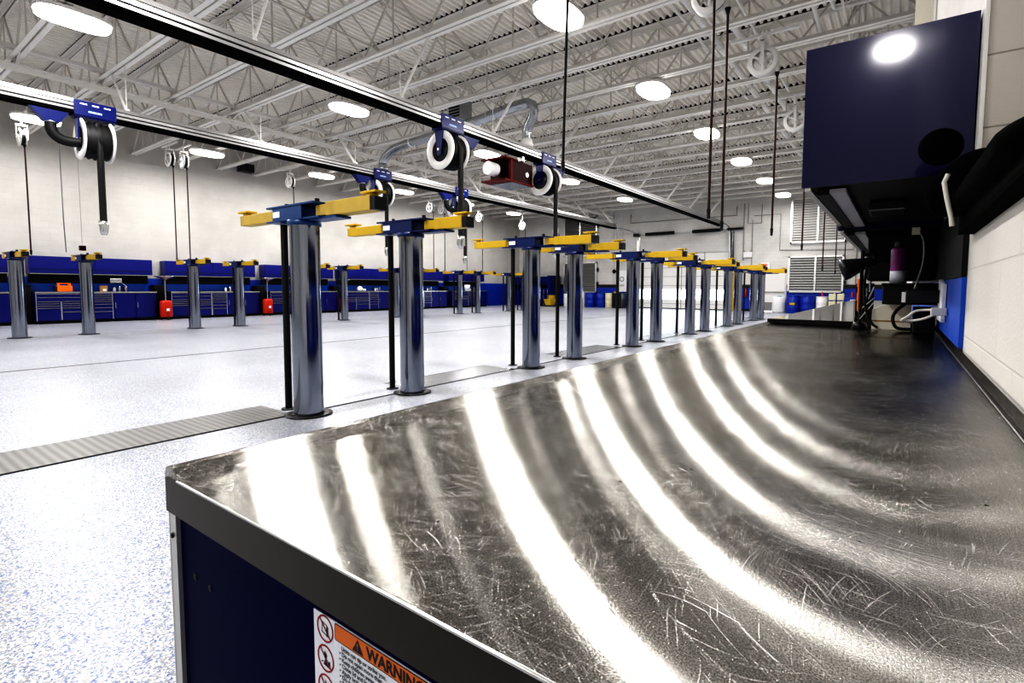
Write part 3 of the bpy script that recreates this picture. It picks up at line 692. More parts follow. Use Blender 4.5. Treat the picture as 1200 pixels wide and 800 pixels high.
def bench(fx, y0, rz, where, W=3.2, first_done=[None]):
    """set of base cabinets from local y 0..W"""
    def P(dy):
        return (fx, y0+dy, 0) if rz == 0 else (fx, y0+W-dy, 0)
    rows, cols = wide_rows(1.36)
    if first_done[0] is None:
        a = cab_drawers(1.36, rows, 'drawer_cabinet', 'wide blue drawer cabinet, %s' % where, P(0), rz, 'wide blue drawer cabinets', cols)
        b = cab_drawers(.56, [(.022, .538, p, q) for p, q in steps(.965, [.065, .065, .065, .065, .09, .12, .13, .245])], 'drawer_cabinet', 'narrow blue eight drawer cabinet, %s' % where, P(1.37), rz, 'narrow blue drawer cabinets')
        c = cab_doors(.62, 'door_cabinet', 'plain blue cabinet, left of two, %s' % where, P(1.94), rz, 'blue door cabinets')
        d = dup(c, P(2.57), rz, 'plain blue cabinet, right of two, %s' % where)
        first_done[0] = (a, b, c)
    else:
        a, b, c = first_done[0]
        dup(a, P(0), rz, 'wide blue drawer cabinet, %s' % where)
        dup(b, P(1.37), rz, 'narrow blue eight drawer cabinet, %s' % where)
        dup(c, P(1.94), rz, 'plain blue cabinet, left of two, %s' % where)
        dup(c, P(2.57), rz, 'plain blue cabinet, right of two, %s' % where)
def upper(xw, y0, y1, sgn, label, z0=1.60, z1=2.15, dep=.5, m='blue'):
    """sgn +1: on left wall facing +x"""
    t = thing('wall_cabinet', label, 'cabinet', (xw, y0, 0), 0, 'blue wall cabinets')
    def bx(a, b, c, d, e, f, n, mm, p=t, bv=0):
        a, b = sorted((a*sgn, b*sgn)); return MB().box(a, b, c, d, e, f).build(n, mm, p, bv)
    w = y1-y0
    bx(0, dep-.02, 0, w, z0+.01, z1, 'carcass', m, t, .003)
    n = max(1, round(w/1.6))
    for k in range(n):
        d = bx(dep-.02, dep, w*k/n+.004, w*(k+1)/n-.004, z0+.03, z1-.01, 'door', m, t, .003)
        bx(dep, dep+.008, w*k/n+.02, w*(k+1)/n-.02, z0+.13, z0+.145, 'handle', 'blacksat', d)
    bx(dep-.02, dep, 0, w, z0-.008, z0+.012, 'light_rail', 'trimsteel', t)
    bx(.002, dep-.021, .002, w-.002, z0+.004, z0+.0095, 'bottom_panel', 'black', t)
    if sgn < 0: bx(0, dep+.009, -.004, -.0005, z0+.003, z1+.002, 'end_cap', m, t)
    return t
BY = [4.03+3.66*k for k in range(-1, 6)]
nm = ['partly cut off bay at far left', 'first full bay on the left wall', 'second full bay on the left wall', 'third bay on the left wall', 'fourth bay on the left wall', 'fifth bay on the left wall', 'last bay on the left wall']
for k, y in enumerate(BY):
    bench(-22.0, y, 0, nm[k])
    t = thing('steel_worktop', 'thin stainless worktop on blue cabinets, %s' % nm[k], 'worktop', (-22.0, y, 0), 0, 'worktops along the left wall')
    MB().box(-D-.02, .02, -.01, 3.21, .975, 1.025).build('top_sheet', 'steel', t, .004)
    upper(-22.79, y-.05, y+3.2, 1, 'long blue wall cabinet, %s' % nm[k], 1.60, 2.16)
    t = thing('tool_pegboard', 'blue back panel under the wall cabinet, %s' % nm[k], 'panel', (-22.765, y, 0), 0, 'blue back panels')
    MB().box(0, .02, 0, 3.18, 1.03, 1.30).build('panel', 'panelblue', t); MB().box(0, .05, 0, 3.18, 1.301, 1.59).build('upper_strip', 'black', t)
    if k > 0:
        # clutter: bottles on the bench
        for q, (dy, c, h) in enumerate(((2.15, 'plastic', .16), (2.3, 'steel', .2), (2.45, 'steel', .24))):
            o = MB().lathe((0, 0, 0), (0, 0, 1), [(0, 0), (.04, 0), (.04, h*.7), (.015, h*.85), (.015, h), (0, h)], n=12).build('spray_bottle', c)
            o.location = (-22.55, y+dy+random.uniform(-.03, .03), 1.0255); tag(o, '%s small pale bottle from the left, %s' % (['first', 'second', 'third'][q], nm[k]), 'bottle', 'bottles on the left benches')
    # narrow dark bin between bays
    if k < 6:
        t = thing('waste_bin', 'black narrow bin right of the %s' % nm[k], 'bin', (-22.42, y+3.44, 0), 0, 'black bins between benches')
        MB().box(-.3, .1, -.2, .2, .0, 1.2).build('body', 'black', t, .02); MB().box(-.31, .11, -.205, .205, 1.2, 1.25).build('lid', 'black', t, .01)
# things on the left benches
t = thing('orange_tool_case', 'orange portable case standing on the first full bench at left', 'tool case', (-22.3, 4.78, 1.0255))
MB().box(-.12, .12, -.19, .19, 0, .2).build('body', 'orange', t, .02)
mb = MB(); mb.box(-.03, .03, -.17, -.10, .2, .25); mb.box(-.03, .03, .10, .17, .2, .25); mb.box(-.03, .03, -.17, .17, .25, .28); mb.build('handle', 'orange', t, .006); MB().box(-.13, .10, -.25, -.19, .02, .18).build('side_pouch', 'blacksat', t)
t = thing('parts_box', 'small brown carton on the first full bench at left', 'box', (-22.3, 5.8, 1.0255)); MB().box(-.08, .08, -.09, .09, 0, .2).build('carton', 'brown', t); MB().box(.08, .083, -.04, .05, .02, .09).build('label_patch', 'plastic', t)
t = thing('bench_lamp', 'grey lamp head under the wall cabinet of the first full bay', 'lamp', (-22.4, 6.2, 1.0255)); MB().tube([(0, .25, 0), (0, .25, .2), (0, .05, .38)], .012).build('arm', 'steel', t); MB().box(-.1, .12, -.22, .12, .3, .46).build('head', 'steel', t, .03)
t = thing('rag_bundle', 'white ball of rags on the fourth bench', 'rag', (-22.25, 15.0+1.0, 1.0255))
mb = MB(); mb.lathe((0, 0, 0), (0, 0, 1), [(0, 0.002), (.12, .02), (.15, .1), (.11, .2), (0, .25)], n=12); mb.tube([(0, 0, .08), (.05, .3, .055)], .05); mb.build('cloth', 'plastic', t)
t = thing('hanging_bucket', 'white bucket hanging by a cord in front of the far left benches', 'bucket', (-21.3, 22.85, 0))
MB().lathe((0, 0, 1.02), (0, 0, 1), [(0, 0), (.15, 0), (.18, .36), (.165, .36), (.14, .02), (0, .02)], n=18).build('pail', 'plastic', t); MB().tube([(0, -.17, 1.36), (0, 0, 1.6), (0, .17, 1.36)], .008).build('bail', 'blacksat', t); MB().cyl((0, 0, 1.55), (0, 0, 5.9), .01, n=6).build('cord', 'hose', t)
# oil drains
def drain(y, label):
    t = thing('oil_drain', label, 'oil drain', (-21.75, y, 0), 0, 'red waste oil drains')
    MB().lathe((0, 0, .1), (0, 0, 1), [(0, 0), (.17, 0), (.19, .03), (.19, .55), (.16, .6), (0, .62)], n=20).build('tank', 'red', t)
    MB().cyl((0, 0, .7), (0, 0, 1.5), .022, n=10).build('pole', 'steel', t)
    MB().lathe((0, 0, 1.42), (0, 0, 1), [(.03, 0), (.08, .05), (.32, .14), (.33, .16), (.30, .16), (.06, .07), (0, .07)], n=24).build('drain_bowl', 'galv', t)
    for a in range(3): MB().cyl((.16*cos(a*2.09), .16*sin(a*2.09)-.02, .05), (.16*cos(a*2.09), .16*sin(a*2.09)+.02, .05), .05, n=12).build('wheel', 'blacksat', t)
    MB().box(.185, .195, -.05, .05, .32, .42).build('gauge_plate', 'plastic', t)
for y, l in ((7.42, 'red oil drain with pole and bowl between the first and second full bays'), (11.1, 'red oil drain just left of the biggest lift post'), (14.75, 'red oil drain right of the biggest lift post'), (18.35, 'red oil drain mostly hidden behind the second big lift post')): drain(y, l)
# small red box on top of arm (bay 0) : beacon hung over left post
t = thing('cord_remote', 'small red cube hanging over the second post of the left row', 'remote', (-16.75, 3.98, 2.10)); MB().box(-.05, .05, -.06, .06, 0, .12).build('housing', 'dred', t, .005); MB().cyl((0, 0, .12), (0, 0, 3.8), .004, n=6).build('cord', 'grille', t)
# end wall bench (far left corner)
t = thing('corner_cabinet', 'tall dark blue cabinet closing the far left bench row', 'cabinet', (-20.6, 29.0, 0)); MB().box(-2.1, 1.4, -.3, .9, 0, 1.0).build('base', 'blue', t, .005); MB().box(-2.1, 1.4, .3, .9, 1.45, 2.0).build('upper_box', 'blue', t, .005); MB().box(1.15, 1.42, -.3, .9, 1.0, 2.05).build('side_tower', 'blue', t, .005)

# ------------------------------------------------------------------ far wall clutter
def drum(x, y, r, h, m, label, lid=None):
    t = thing('drum', label, 'drum', (x, y, 0))
    MB().lathe((0, 0, 0), (0, 0, 1), [(0, 0), (r*.97, 0), (r, .02), (r, h*.33-.02), (r*1.025, h*.33), (r, h*.33+.02), (r, h*.66-.02), (r*1.025, h*.66), (r, h*.66+.02), (r, h-.02), (r*.95, h), (0, h)], n=24).build('body', m, t)
    MB().lathe((0, 0, h-.03), (0, 0, 1), [(r, 0), (r*1.03, 0), (r*1.03, .045), (r*.9, .045), (r*.9, .03)], n=24).build('rim', lid or m, t)
    return t
drum(-18.0, 29.0, .27, .85, 'plastic', 'white drum left of the third lift post on the end wall'); drum(-16.95, 29.0, .27, .9, 'plastic', 'white drum touching the left blue drum')
drum(-16.28, 29.0, .30, .92, 'barrelblue', 'blue drum, left of the left pair by the end wall'); drum(-15.53, 29.0, .28, .92, 'barrelblue', 'blue drum, right of the left pair by the end wall'); drum(-14.9, 29.0, .28, .9, 'cream', 'beige drum beside the black cabinet at the end wall')
t = thing('black_cabinet', 'low black cabinet between beige drum and garage door', 'cabinet', (-14.27, 29.0, 0)); MB().box(-.32, .3, -.3, .4, 0, .92).build('body', 'blacksat', t, .01); MB().box(-.3, .28, -.31, -.3, .05, .88).build('door', 'black', t); MB().box(-.25, -.1, -.2, 0, .92, 1.02).build('yellow_cap', 'yellow', t)
t = thing('white_post_board', 'white poster board with a printed sheet left of the garage door', 'board', (-14.45, 29.88, 1.0)); MB().box(-.42, .35, -.02, .05, 0, 1.35).build('panel', 'plastic', t); mb = MB(); mb.lathe((-.05, -.025, .8), (0, -1, 0), [(.1, 0), (.16, 0), (.16, .003), (.1, .003)], n=20); mb.box(-.2, .12, -.026, -.021, .35, .4); mb.box(-.2, .12, -.026, -.021, .45, .48); mb.build('print', 'grille', t)
t = thing('mop_bucket', 'yellow mop bucket on the floor by the end wall', 'bucket', (-18.75, 28.0, 0)); mb = MB(); mb.add([(-.2, -.25, .1), (.2, -.25, .1), (.2, .25, .1), (-.2, .25, .1), (-.26, -.32, .5), (.26, -.32, .5), (.26, .32, .5), (-.26, .32, .5)], [(0, 3, 2, 1), (0, 1, 5, 4), (1, 2, 6, 5), (2, 3, 7, 6), (3, 0, 4, 7)]); mb.box(-.2, .2, .1, .3, .45, .75); mb.build('pail', 'yellow', t)
for sx in (-.18, .18):
    for sy in (-.2, .2): MB().cyl((sx-.02, sy, .05), (sx+.02, sy, .05), .05, n=10).build('caster', 'blacksat', t)
t = thing('service_cart', 'black two shelf cart left of the yellow mop bucket', 'cart', (-19.6, 28.2, 0))
for sx in (-.35, .35):
    for sy in (-.22, .22): MB().cyl((sx, sy, .04), (sx, sy, 1.15 if sx > 0 else .85), .02, n=8).build('post', 'steel', t)
for z in (.25, .8): MB().box(-.37, .37, -.25, .25, z, z+.05).build('shelf', 'blacksat', t)
# right group
t = thing('white_bag', 'bulging white sack left of the blue drums at the right', 'sack', (-5.12, 29.0, 0)); MB().lathe((0, 0, 0), (0, 0, 1), [(0, 0), (.3, 0), (.34, .1), (.33, .5), (.36, .78), (.33, .82), (0, .80)], n=14).build('sack', 'plastic', t); mb = MB(); mb.lathe((0, 0, .8), (0, 0, 1), [(0, 0), (.12, .02), (.08, .1), (0, .1)], n=10); mb.build('tied_neck', 'faded', t)
d1 = drum(-4.42, 28.8, .31, .87, 'barrelblue', 'blue drum with yellow label right of the white sack'); MB().box(-.13, .12, -.325, -.312, .42, .55).build('label_patch', 'yellow', d1)
drum(-3.75, 28.7, .31, .87, 'barrelblue', 'plain blue drum next to the yellow labelled one')
d2 = drum(-3.13, 28.75, .27, .85, 'plastic', 'white drum with red pump left of the cream jugs'); MB().cyl((0, 0, .86), (0, 0, 1.08), .05, .03, n=10).build('hand_pump', 'red', d2)
for i, (x, z) in enumerate(((-2.7, 0), (-2.37, 0), (-2.7, .5), (-2.37, .5))):
    pass
t = thing('pallet_stand', 'low black stand carrying the cream jugs', 'stand', (-2.47, 28.4, 0)); MB().box(-.36, .36, -.2, .3, .3, .34).build('shelf', 'blacksat', t)
for sx in (-.34, .34):
    for sy in (-.17, .27): MB().box(sx-.02, sx+.02, sy-.02, sy+.02, 0, .3).build('leg', 'blacksat', t)
for i, (x, z, w) in enumerate(((-2.66, .345, 'lower left'), (-2.31, .345, 'lower right'), (-2.66, .70, 'upper left'), (-2.31, .70, 'upper right'))):
    t = thing('oil_jug', 'cream plastic jug, %s of the stack by the white drum' % w, 'jug', (x, 28.4, z), 0, 'cream jugs')
    MB().box(-.15, .15, -.13, .13, 0, .31).build('body', 'cream', t, .03); MB().cyl((.08, 0, .31), (.08, 0, .345), .03, n=10).build('cap', 'cream', t)
t = thing('blue_crate', 'blue plastic case with white label on a stand at the far right', 'case', (-1.75, 28.3, .0)); MB().box(-.33, .33, -.25, .25, .35, .85).build('body', 'barrelblue', t, .02); MB().box(-.16, .12, -.262, -.251, .6, .75).build('label_patch', 'plastic', t); MB().box(-.3, .3, -.22, .22, 0, .35).build('stand', 'blacksat', t); MB().box(-.2, .12, -.262, -.251, .42, .48).build('yellow_patch', 'yellow', t); MB().cyl((-.1, 0, .85), (-.1, 0, 1.1), .05, .035, n=10).build('spout', 'red', t)
# fire extinguisher + exit sign + posts + wall items
t = thing('fire_extinguisher', 'red fire extinguisher on the blue wall band between the far lift posts', 'extinguisher', (-7.0, 29.85, .75)); MB().lathe((0, 0, 0), (0, 0, 1), [(0, 0), (.085, .01), (.085, .4), (.04, .48), (.02, .52), (0, .52)], n=14).build('cylinder', 'red', t); MB().box(-.04, .06, -.02, .02, .5, .56).build('valve', 'blacksat', t); MB().tube([(.02, 0, .52), (.13, -.02, .4), (.11, -.02, .15)], .012).build('hose', 'black', t); MB().box(-.06, .06, .05, .14, .1, .4).build('bracket', 'blacksat', t)
t = thing('exit_sign', 'small glowing red exit sign on the end wall above the side door', 'sign', (-6.0, 29.93, 2.38)); MB().box(-.26, .2, -.02, .069, -.06, .26).build('housing', 'plastic', t, .01); MB().box(-.22, .06, -.03, -.02, -.01, .2).build('lit_panel', 'exitred', t)
t = thing('yellow_bollard', 'tall yellow post beside the right track of the garage door', 'bollard', (-7.55, 29.3, 0)); MB().cyl((0, 0, 0), (0, 0, 2.0), .07, n=14).build('post', 'yellow', t); MB().lathe((0, 0, 0), (0, 0, 1), [(.07, .02), (.12, .02), (.12, 0)], n=14).build('base_plate', 'blacksat', t)
mb = MB()
def pth(*p, r=.02): mb.tube([(x, YF-.04, z) for x, z in p], r, n=6)
pth((-17.2+2.0, 5.9), (-15.2, 1.5)); pth((-15.0, 5.9), (-15.0, 1.5)); pth((-14.6, 5.9), (-14.6, 3.4), (-14.3, 3.3), (-14.3, 1.5)); tag(mb.build('wall_conduit', 'plastic'), 'group of thin grey conduits on the end wall left of the garage door', 'conduit')
mb = MB(); pth((-14.0, 5.85), (-14.0, 5.3), (-7.6, 5.3), (-7.6, 5.8), r=.025); tag(mb.build('wall_conduit', 'louv'), 'thin conduit line crossing above the garage door', 'conduit')
mb = MB(); pth((-7.2, 5.9), (-7.2, 2.8), r=.03); pth((-7.0, 5.9), (-7.0, 4.8), (-6.3, 4.8), (-6.3, 5.8)); pth((-6.7, 5.2), (-5.35, 5.2), (-5.35, 3.3)); pth((-6.75, 5.0), (-6.75, 1.5)); tag(mb.build('wall_conduit', 'louv'), 'thin bent conduits on the end wall right of the garage door', 'conduit')
mb = MB(); pth((-5.35, 3.3), (-2.0, 3.2), (-2.0, 3.5)); pth((-1.85, 5.9), (-1.85, 1.5)); pth((-1.2, 5.9), (-1.2, 1.5)); tag(mb.build('wall_conduit', 'louv'), 'thin conduits around the right-hand louvers', 'conduit')
t = thing('junction_box', 'small white electrical box on the end wall left of the louvers', 'electrical box', (-6.95, 29.9, 3.1)); MB().box(-.22, .22, -.05, .08, -.15, .15).build('cover', 'plastic', t, .01); mb = MB(); mb.cyl((-.18, 0, .15), (-.18, 0, .22), .05, n=10); mb.cyl((.18, 0, .15), (.18, 0, .22), .05, n=10); mb.build('lamp_head', 'louv', t)
t = thing('bell', 'dark red alarm bell on the end wall left of the garage door', 'bell', (-15.1, 29.9, 2.3)); MB().lathe((0, -.02, 0), (0, 1, 0), [(0, 0), (.1, .01), (.13, .06), (.13, .1), (0, .1)], n=16).build('gong', 'dred', t)

# ------------------------------------------------------------------ near workbench on the right
WB = thing('stainless_worktop', 'large scratched stainless steel worktop filling the foreground', 'worktop', (0, 0, 0))
Y0, Y1 = .22, 3.445
prof = [(-.665, .979), (-.668, .984), (-.668, 1.021), (-.664, 1.0290), (-.655, 1.0305), (-.648, 1.0295), (-.632, 1.0212), (-.624, 1.02), (.148, 1.02), (.148, .979)]
MB().ext(prof, 'Y', Y0, Y1).build('top_sheet', 'worktop', WB, .0012)
MB().box(-.664, .148, Y0-.0015, Y0+.001, .979, 1.0175).build('end_apron', 'apron', WB)
MB().cyl((-.632, Y0-.001, 1.0188), (.148, Y0-.001, 1.0188), .0016, n=10).build('rounded_edge', 'steel', WB)
mb = MB(); mb.ext([(.1485, .979), (.1485, 1.0215), (.153, 1.0215), (.158, 1.046), (.1635, 1.046), (.1635, .979)], 'Y', Y0, Y1); mb.build('backsplash', 'backstrip', WB)
MB().cyl((.1485, Y0, 1.0215), (.1485, Y1, 1.0215), .0016, n=8).build('bright_bead', 'steel', WB)
# base of near bench
EP = thing('workbench_end', 'dark navy end panel of the foreground workbench with warning label', 'panel', (0, 0, 0))
MB().box(-.655, .15, .226, .245, .1, .9785).build('panel', 'navy', EP)
mb = MB(); mb.box(-.665, -.648, .2215, .226, 0, .9785); mb.box(-.667, -.664, .2215, .25, 0, .9785); mb.build('corner_trim', 'trimsteel', EP)
MB().lathe((-.657, .2212, .951), (0, -1, 0), [(.0, .002), (.0028, .0015), (.0032, 0)], n=12).build('screw', 'blacksat', EP)
mb = MB()
for hx, hz in ((-.6131, .915), (-.577, .915)): mb.lathe((hx, .2258, hz), (0, -1, 0), [(0, .0004), (.004, .0004), (.004, 0)], n=12)
mb.build('hole', 'black', EP)
# warning label
SY = .2256
lab = MB().box(-.3825, -.16, SY-.0004, SY+.0003, .83, .9675).build('warning_label', 'stickw', EP); lab['label'] = 'white warning sticker with orange header and red ringed pictograms'
y_ = SY-.0006
def text(s, x, z, size, m, parent, bold=0.0, yy=None, sx=1.0):
    cu = bpy.data.curves.new('txt', 'FONT'); cu.body = s; cu.size = size; cu.offset = bold
    ob = bpy.data.objects.new('txt', cu); COL.objects.link(ob)
    bpy.context.view_layer.update()
    me = bpy.data.meshes.new_from_object(ob.evaluated_get(bpy.context.evaluated_depsgraph_get()))
    bpy.data.objects.remove(ob)
    for v in me.vertices:
        a, b = v.co.x, v.co.y; v.co = (x+a*sx, yy if yy is not None else y_-.0003, z+b)
    me.materials.clear(); me.materials.append(M[m])
    o = bpy.data.objects.new('lettering', me); COL.objects.link(o); o.parent = parent; return o
def rrect(mb, x0, x1, z0, z1, r, y):
    pts = []
    for cx, cz, a0 in ((x1-r, z1-r, 0), (x0+r, z1-r, 90), (x0+r, z0+r, 180), (x1-r, z0+r, 270)):
        for k in range(5): a = radians(a0+22.5*k); pts.append((cx+r*cos(a), y, cz+r*sin(a)))
    mb.add(pts, [tuple(range(len(pts)))])
mb = MB(); rrect(mb, -.3532, -.17, .9528, .9670, .0018, y_); mb.build('header_border', 'stickk', lab)
mb = MB(); rrect(mb, -.3524, -.1708, .9536, .9662, .0014, y_-.0001); mb.build('header_band', 'sticko', lab)
mb = MB(); mb.add([(-.3300, y_-.0003, .9546), (-.3165, y_-.0003, .9546), (-.32325, y_-.0003, .9652)], [(0, 1, 2)]); mb.build('alert_triangle', 'stickk', lab)
mb = MB(); mb.add([(-.3236, y_-.0005, .9580), (-.3229, y_-.0005, .9580), (-.3226, y_-.0005, .9618), (-.3239, y_-.0005, .9618)], [(0, 1, 2, 3)]); mb.add([(-.3237, y_-.0005, .9562), (-.3228, y_-.0005, .9562), (-.3228, y_-.0005, .9572), (-.3237, y_-.0005, .9572)], [(0, 1, 2, 3)]); mb.build('alert_mark', 'sticko', lab)
text('WARNING', -.3125, .9553, .0130, 'stickk', lab, .00045)
lines = ['Units can tip or strike you.', '• Do not open more than one drawer.', '• Keep children away.', '• Close lid and lock drawers', '• Apply brakes before loading.', '• Do not stand on unit.', '• Read safety instructions.']
for i, l in enumerate(lines): text(l, -.3445 if i == 0 else -.3472, .9478-i*.0047, .0050, 'stickk', lab, .0001)
for i in range(4):
    cz = .9565-i*.0255*.98; cx = -.3663
    mb = MB(); mb.lathe((cx, y_, cz), (0, -1, 0), [(.0098, 0), (.0112, 0), (.0112, .0002), (.0098, .0002), (.0098, 0)], n=36)
    mb.bar((cx-.0072, y_-.0002, cz+.0072), (cx+.0072, y_-.0002, cz-.0072), .0011, .0002, (0, 1, 0)); mb.build('prohibition_ring', 'stickr', lab)
    mb = MB(); q = y_-.0001
    def pl(*pp): mb.add([(cx+a*.001, q, cz+b*.001) for a, b in pp], [tuple(range(len(pp)))])
    if i == 0: pl((-5, -4), (-4.2, -4), (-3, 5), (-4, 5)); pl((-4, 5), (-4, 4.3), (2, 3), (2, 3.8)); pl((-5, -4), (4, -6), (4, -5), (-5, -3)); pl((2, 4), (4.5, 2), (4, -1), (5, -6), (2, -6), (1.5, -1))
    elif i == 1: pl((-1, 6), (2, 3), (1, 0), (4, -5), (6, -7), (-3, -6), (-1, -1), (-3, 2)); pl((4, -1), (6, -1), (6, -5), (4, -4)); pl((-6, -4), (-3, -3), (-3, -4), (-6, -5))
    else: pl((-2, 7), (1, 4), (4, 4), (5, -6), (-5, -6), (-3, 0), (-1, 3)); pl((-6, 1), (-4, 2), (-4, -4), (-6, -4))
    mb.build('pictogram', 'stickk', lab)
bench(-.64, .25, pi, 'under the foreground worktop', 3.19)
bench(-.64, 3.52, pi, 'under the second right-hand worktop', 3.19)
bench(-.64, 6.95, pi, 'under the third right-hand worktop stretch', 3.19)
t = thing('second_worktop', 'raised black edged worktop continuing past the foreground one', 'worktop', (0, 0, 0))
MB().box(-.668, .15, 3.458, 10.4, .99, 1.044).build('top_sheet', 'polished', t, .002); MB().box(-.672, .1, 3.449, 3.457, .985, 1.046).build('front_edge', 'black', t)
MB().box(-.67, .15, 3.458, 3.47, 1.0445, 1.0452).build('edge_strip', 'blacksat', t)
# wall panels / upper cabinets right
t = thing('wall_pegboard', 'bright blue back panel on the right wall above the worktop', 'panel', (XR, 2.05, 0)); MB().box(-.012, -.001, 0, 8.2, 1.05, 1.27).build('panel', 'panelblue', t); MB().box(-.015, -.001, 0, 8.2, 1.271, 1.545).build('upper_strip', 'black', t)  # black upper strip paints the shade below the wall cabinets
c1 = upper(XR-.004, 2.06, 3.305, -1, 'navy wall cabinet seen end on at the upper right with a light glare', 1.585, 2.06, .455, 'gloss_navy')
c2 = upper(XR-.004, 3.315, 8.0, -1, 'lower navy wall cabinet behind the large one', 1.55, 2.0, .45, 'gloss_navy')
for (ya, yb, zz) in ((2.1, 3.3, 1.583), (3.36, 5.4, 1.548)):
    t = thing('under_cabinet_light', 'long grey strip light under the %s navy wall cabinet' % ('first' if ya < 3 else 'second'), 'strip light', (-.2, ya, zz)); MB().box(-.02, .03, 0, yb-ya, -.014, 0).build('cover', 'greystrip', t); MB().box(-.06, -.02, 0, yb-ya, -.018, 0).build('housing', 'black', t)
t = thing('outlet_box', 'grey metal box fixed under the first navy wall cabinet', 'outlet', (-.06, 2.6, 1.583)); MB().box(-.06, .06, -.1, .1, -.035, 0).build('body', 'gunmetal', t, .003); MB().box(-.06, .06, -.103, -.1005, -.035, -.031).build('rim', 'grille', t)
# dark underside box hiding back of cabinets: hanging hoses etc
t = thing('cable_raceway', 'white vertical cable covers on the blue panel', 'cable cover', (XR-.014, 2.62, 1.10))
for k in range(3): MB().box(-.016, 0, k*.10, k*.10+.045, .0, .155+.01*k).build('cover_strip', 'plastic', t, .003)
t = thing('power_adapter', 'black power supply with white side on the blue panel', 'power supply', (.05, 2.80, 1.175)); MB().box(-.03, .09, -.06, .06, 0, .055).build('body', 'blacksat', t, .004); MB().box(-.045, -.031, -.05, .05, .0, .045).build('white_end', 'plastic', t)
t = thing('white_power_cord', 'looped white cord with plug below the black power supply', 'cord', (0, 0, 0)); MB().tube([(.125, 2.55, 1.15), (.09, 2.6, 1.15), (.05, 2.6, 1.145), (.03, 2.6, 1.12), (.00, 2.62, 1.10), (.04, 2.66, 1.10), (.08, 2.62, 1.11), (.12, 2.58, 1.135)], .005, sub=2).build('cord', 'wirewhite', t); MB().box(.10, .15, 2.52, 2.57, 1.13, 1.16).build('plug', 'wirewhite', t, .004)
mb = MB(); mb.tube([(.05, 2.85, 1.49), (.075, 2.85, 1.46), (.08, 2.85, 1.36), (.06, 2.85, 1.27), (.05, 2.82, 1.235)], .004, sub=2); t = tag(mb.build('grey_cable', 'grille'), 'thin grey cable dropping to the black power supply', 'cable'); MB().box(.03, .06, 2.83, 2.87, 1.475, 1.505).build('connector', 'wirewhite', t)
t = thing('spray_can', 'purple and grey spray can standing on the black box under the cabinet', 'can', (-.012, 3.0, 1.2607)); MB().lathe((0, 0, 0), (0, 0, 1), [(0, 0), (.034, 0), (.034, .058), (.0335, .058)], n=24).build('label_band', 'label', t); MB().lathe((0, 0, .058), (0, 0, 1), [(.0335, 0), (.0335, .1), (.028, .112), (0, .114)], n=24).build('body', 'purple', t); MB().cyl((0, 0, .172), (0, 0, .195), .02, n=14).build('cap', 'blacksat', t)
t = thing('charging_station', 'black box fixed to the wall panel with the spray can on top', 'charger', (.0, 3.0, 1.16)); MB().box(-.07, .148, -.06, .26, .0, .09).build('body', 'black', t, .005); MB().box(-.075, .148, -.065, .265, .09, .1005).build('lid', 'blacksat', t, .003)
t = thing('added_dark_box', 'added black box darkening the space under the second navy wall cabinet', 'equipment', (-.03, 3.45, 1.28)); MB().box(-.13, .175, 0, .35, 0, .26).build('body', 'black', t, .01); MB().box(-.12, .1, -.006, -.0005, .02, .1).build('flap', 'blacksat', t, .002)  # black box added to keep the space below the cabinet dark
t = thing('battery_pack', 'black upright battery pack on the worktop right of the pale carton', 'battery pack', (.10, 3.12, 1.0205)); MB().box(-.045, .04, -.05, .15, 0, .125).build('body', 'black', t, .006); MB().box(-.03, .025, -.055, -.0505, .03, .09).build('face_plate', 'blacksat', t, .002)
t = thing('pale_carton', 'pale carton with a dark band standing at the end of the worktop', 'carton', (-.035, 3.34, 1.0205)); mb = MB(); mb.ext([(-.085, 0), (.085, 0), (.085, .135), (-.02, .135), (-.085, .105)], 'Y', -.07, .09); mb.build('box', 'beige', t, .002); MB().box(-.0855, .0855, -.0715, -.0702, .04, .048).build('band', 'brown', t)
t = thing('rubber_hose_loop', 'black rubber hose looped on the worktop in front of the pale carton', 'hose', (0, 0, 0)); MB().tube([(.02, 3.22, 1.155), (-.01, 3.2, 1.13), (-.03, 3.2, 1.09), (-.02, 3.2, 1.045), (.0, 3.2, 1.03), (.05, 3.2, 1.03)], .008, sub=2).build('hose', 'black', t)
t = thing('black_air_line', 'thin black air line curving down beside the lamp post', 'hose', (0, 0, 0)); MB().tube([(-.15, 3.24, 1.36), (-.16, 3.24, 1.25), (-.15, 3.24, 1.13), (-.12, 3.24, 1.05), (-.09, 3.24, 1.0285)], .0065, sub=2).build('hose', 'black', t)
# desk lamp
t = thing('bench_lamp', 'black articulated lamp with dark shade on a post at the end of the worktop', 'lamp', (-.175, 3.30, 1.0205))
MB().cyl((0, 0, 0), (0, 0, .42), .009, n=12).build('post', 'black', t); MB().lathe((0, 0, 0), (0, 0, 1), [(0, .03), (.03, .03), (.04, 0), (0, 0)], n=16).build('base', 'blacksat', t)
MB().lathe((.014, 0, .065), (0, -1, 0), [(0, -.017), (.012, -.014), (.017, 0), (.012, .014), (0, .017)], n=14).build('knob', 'black', t)
MB().tube([(.0, 0, .40), (.05, 0, .39), (.06, -.02, .34)], .011).build('arm', 'black', t)
mb = MB(); mb.lathe((-.0, -.03, .345), (-.78, -.1, -.28), [(0, -.05), (.022, -.05), (.03, -.01), (.055, .07), (.058, .1), (.05, .1), (.02, 0), (0, 0)], n=24); mb.build('shade', 'gunmetal', t)
mb = MB(); mb.bar((.0, -.02, .05), (.06, -.02, .14), .006, .006); mb.build('lever', 'steel', t)
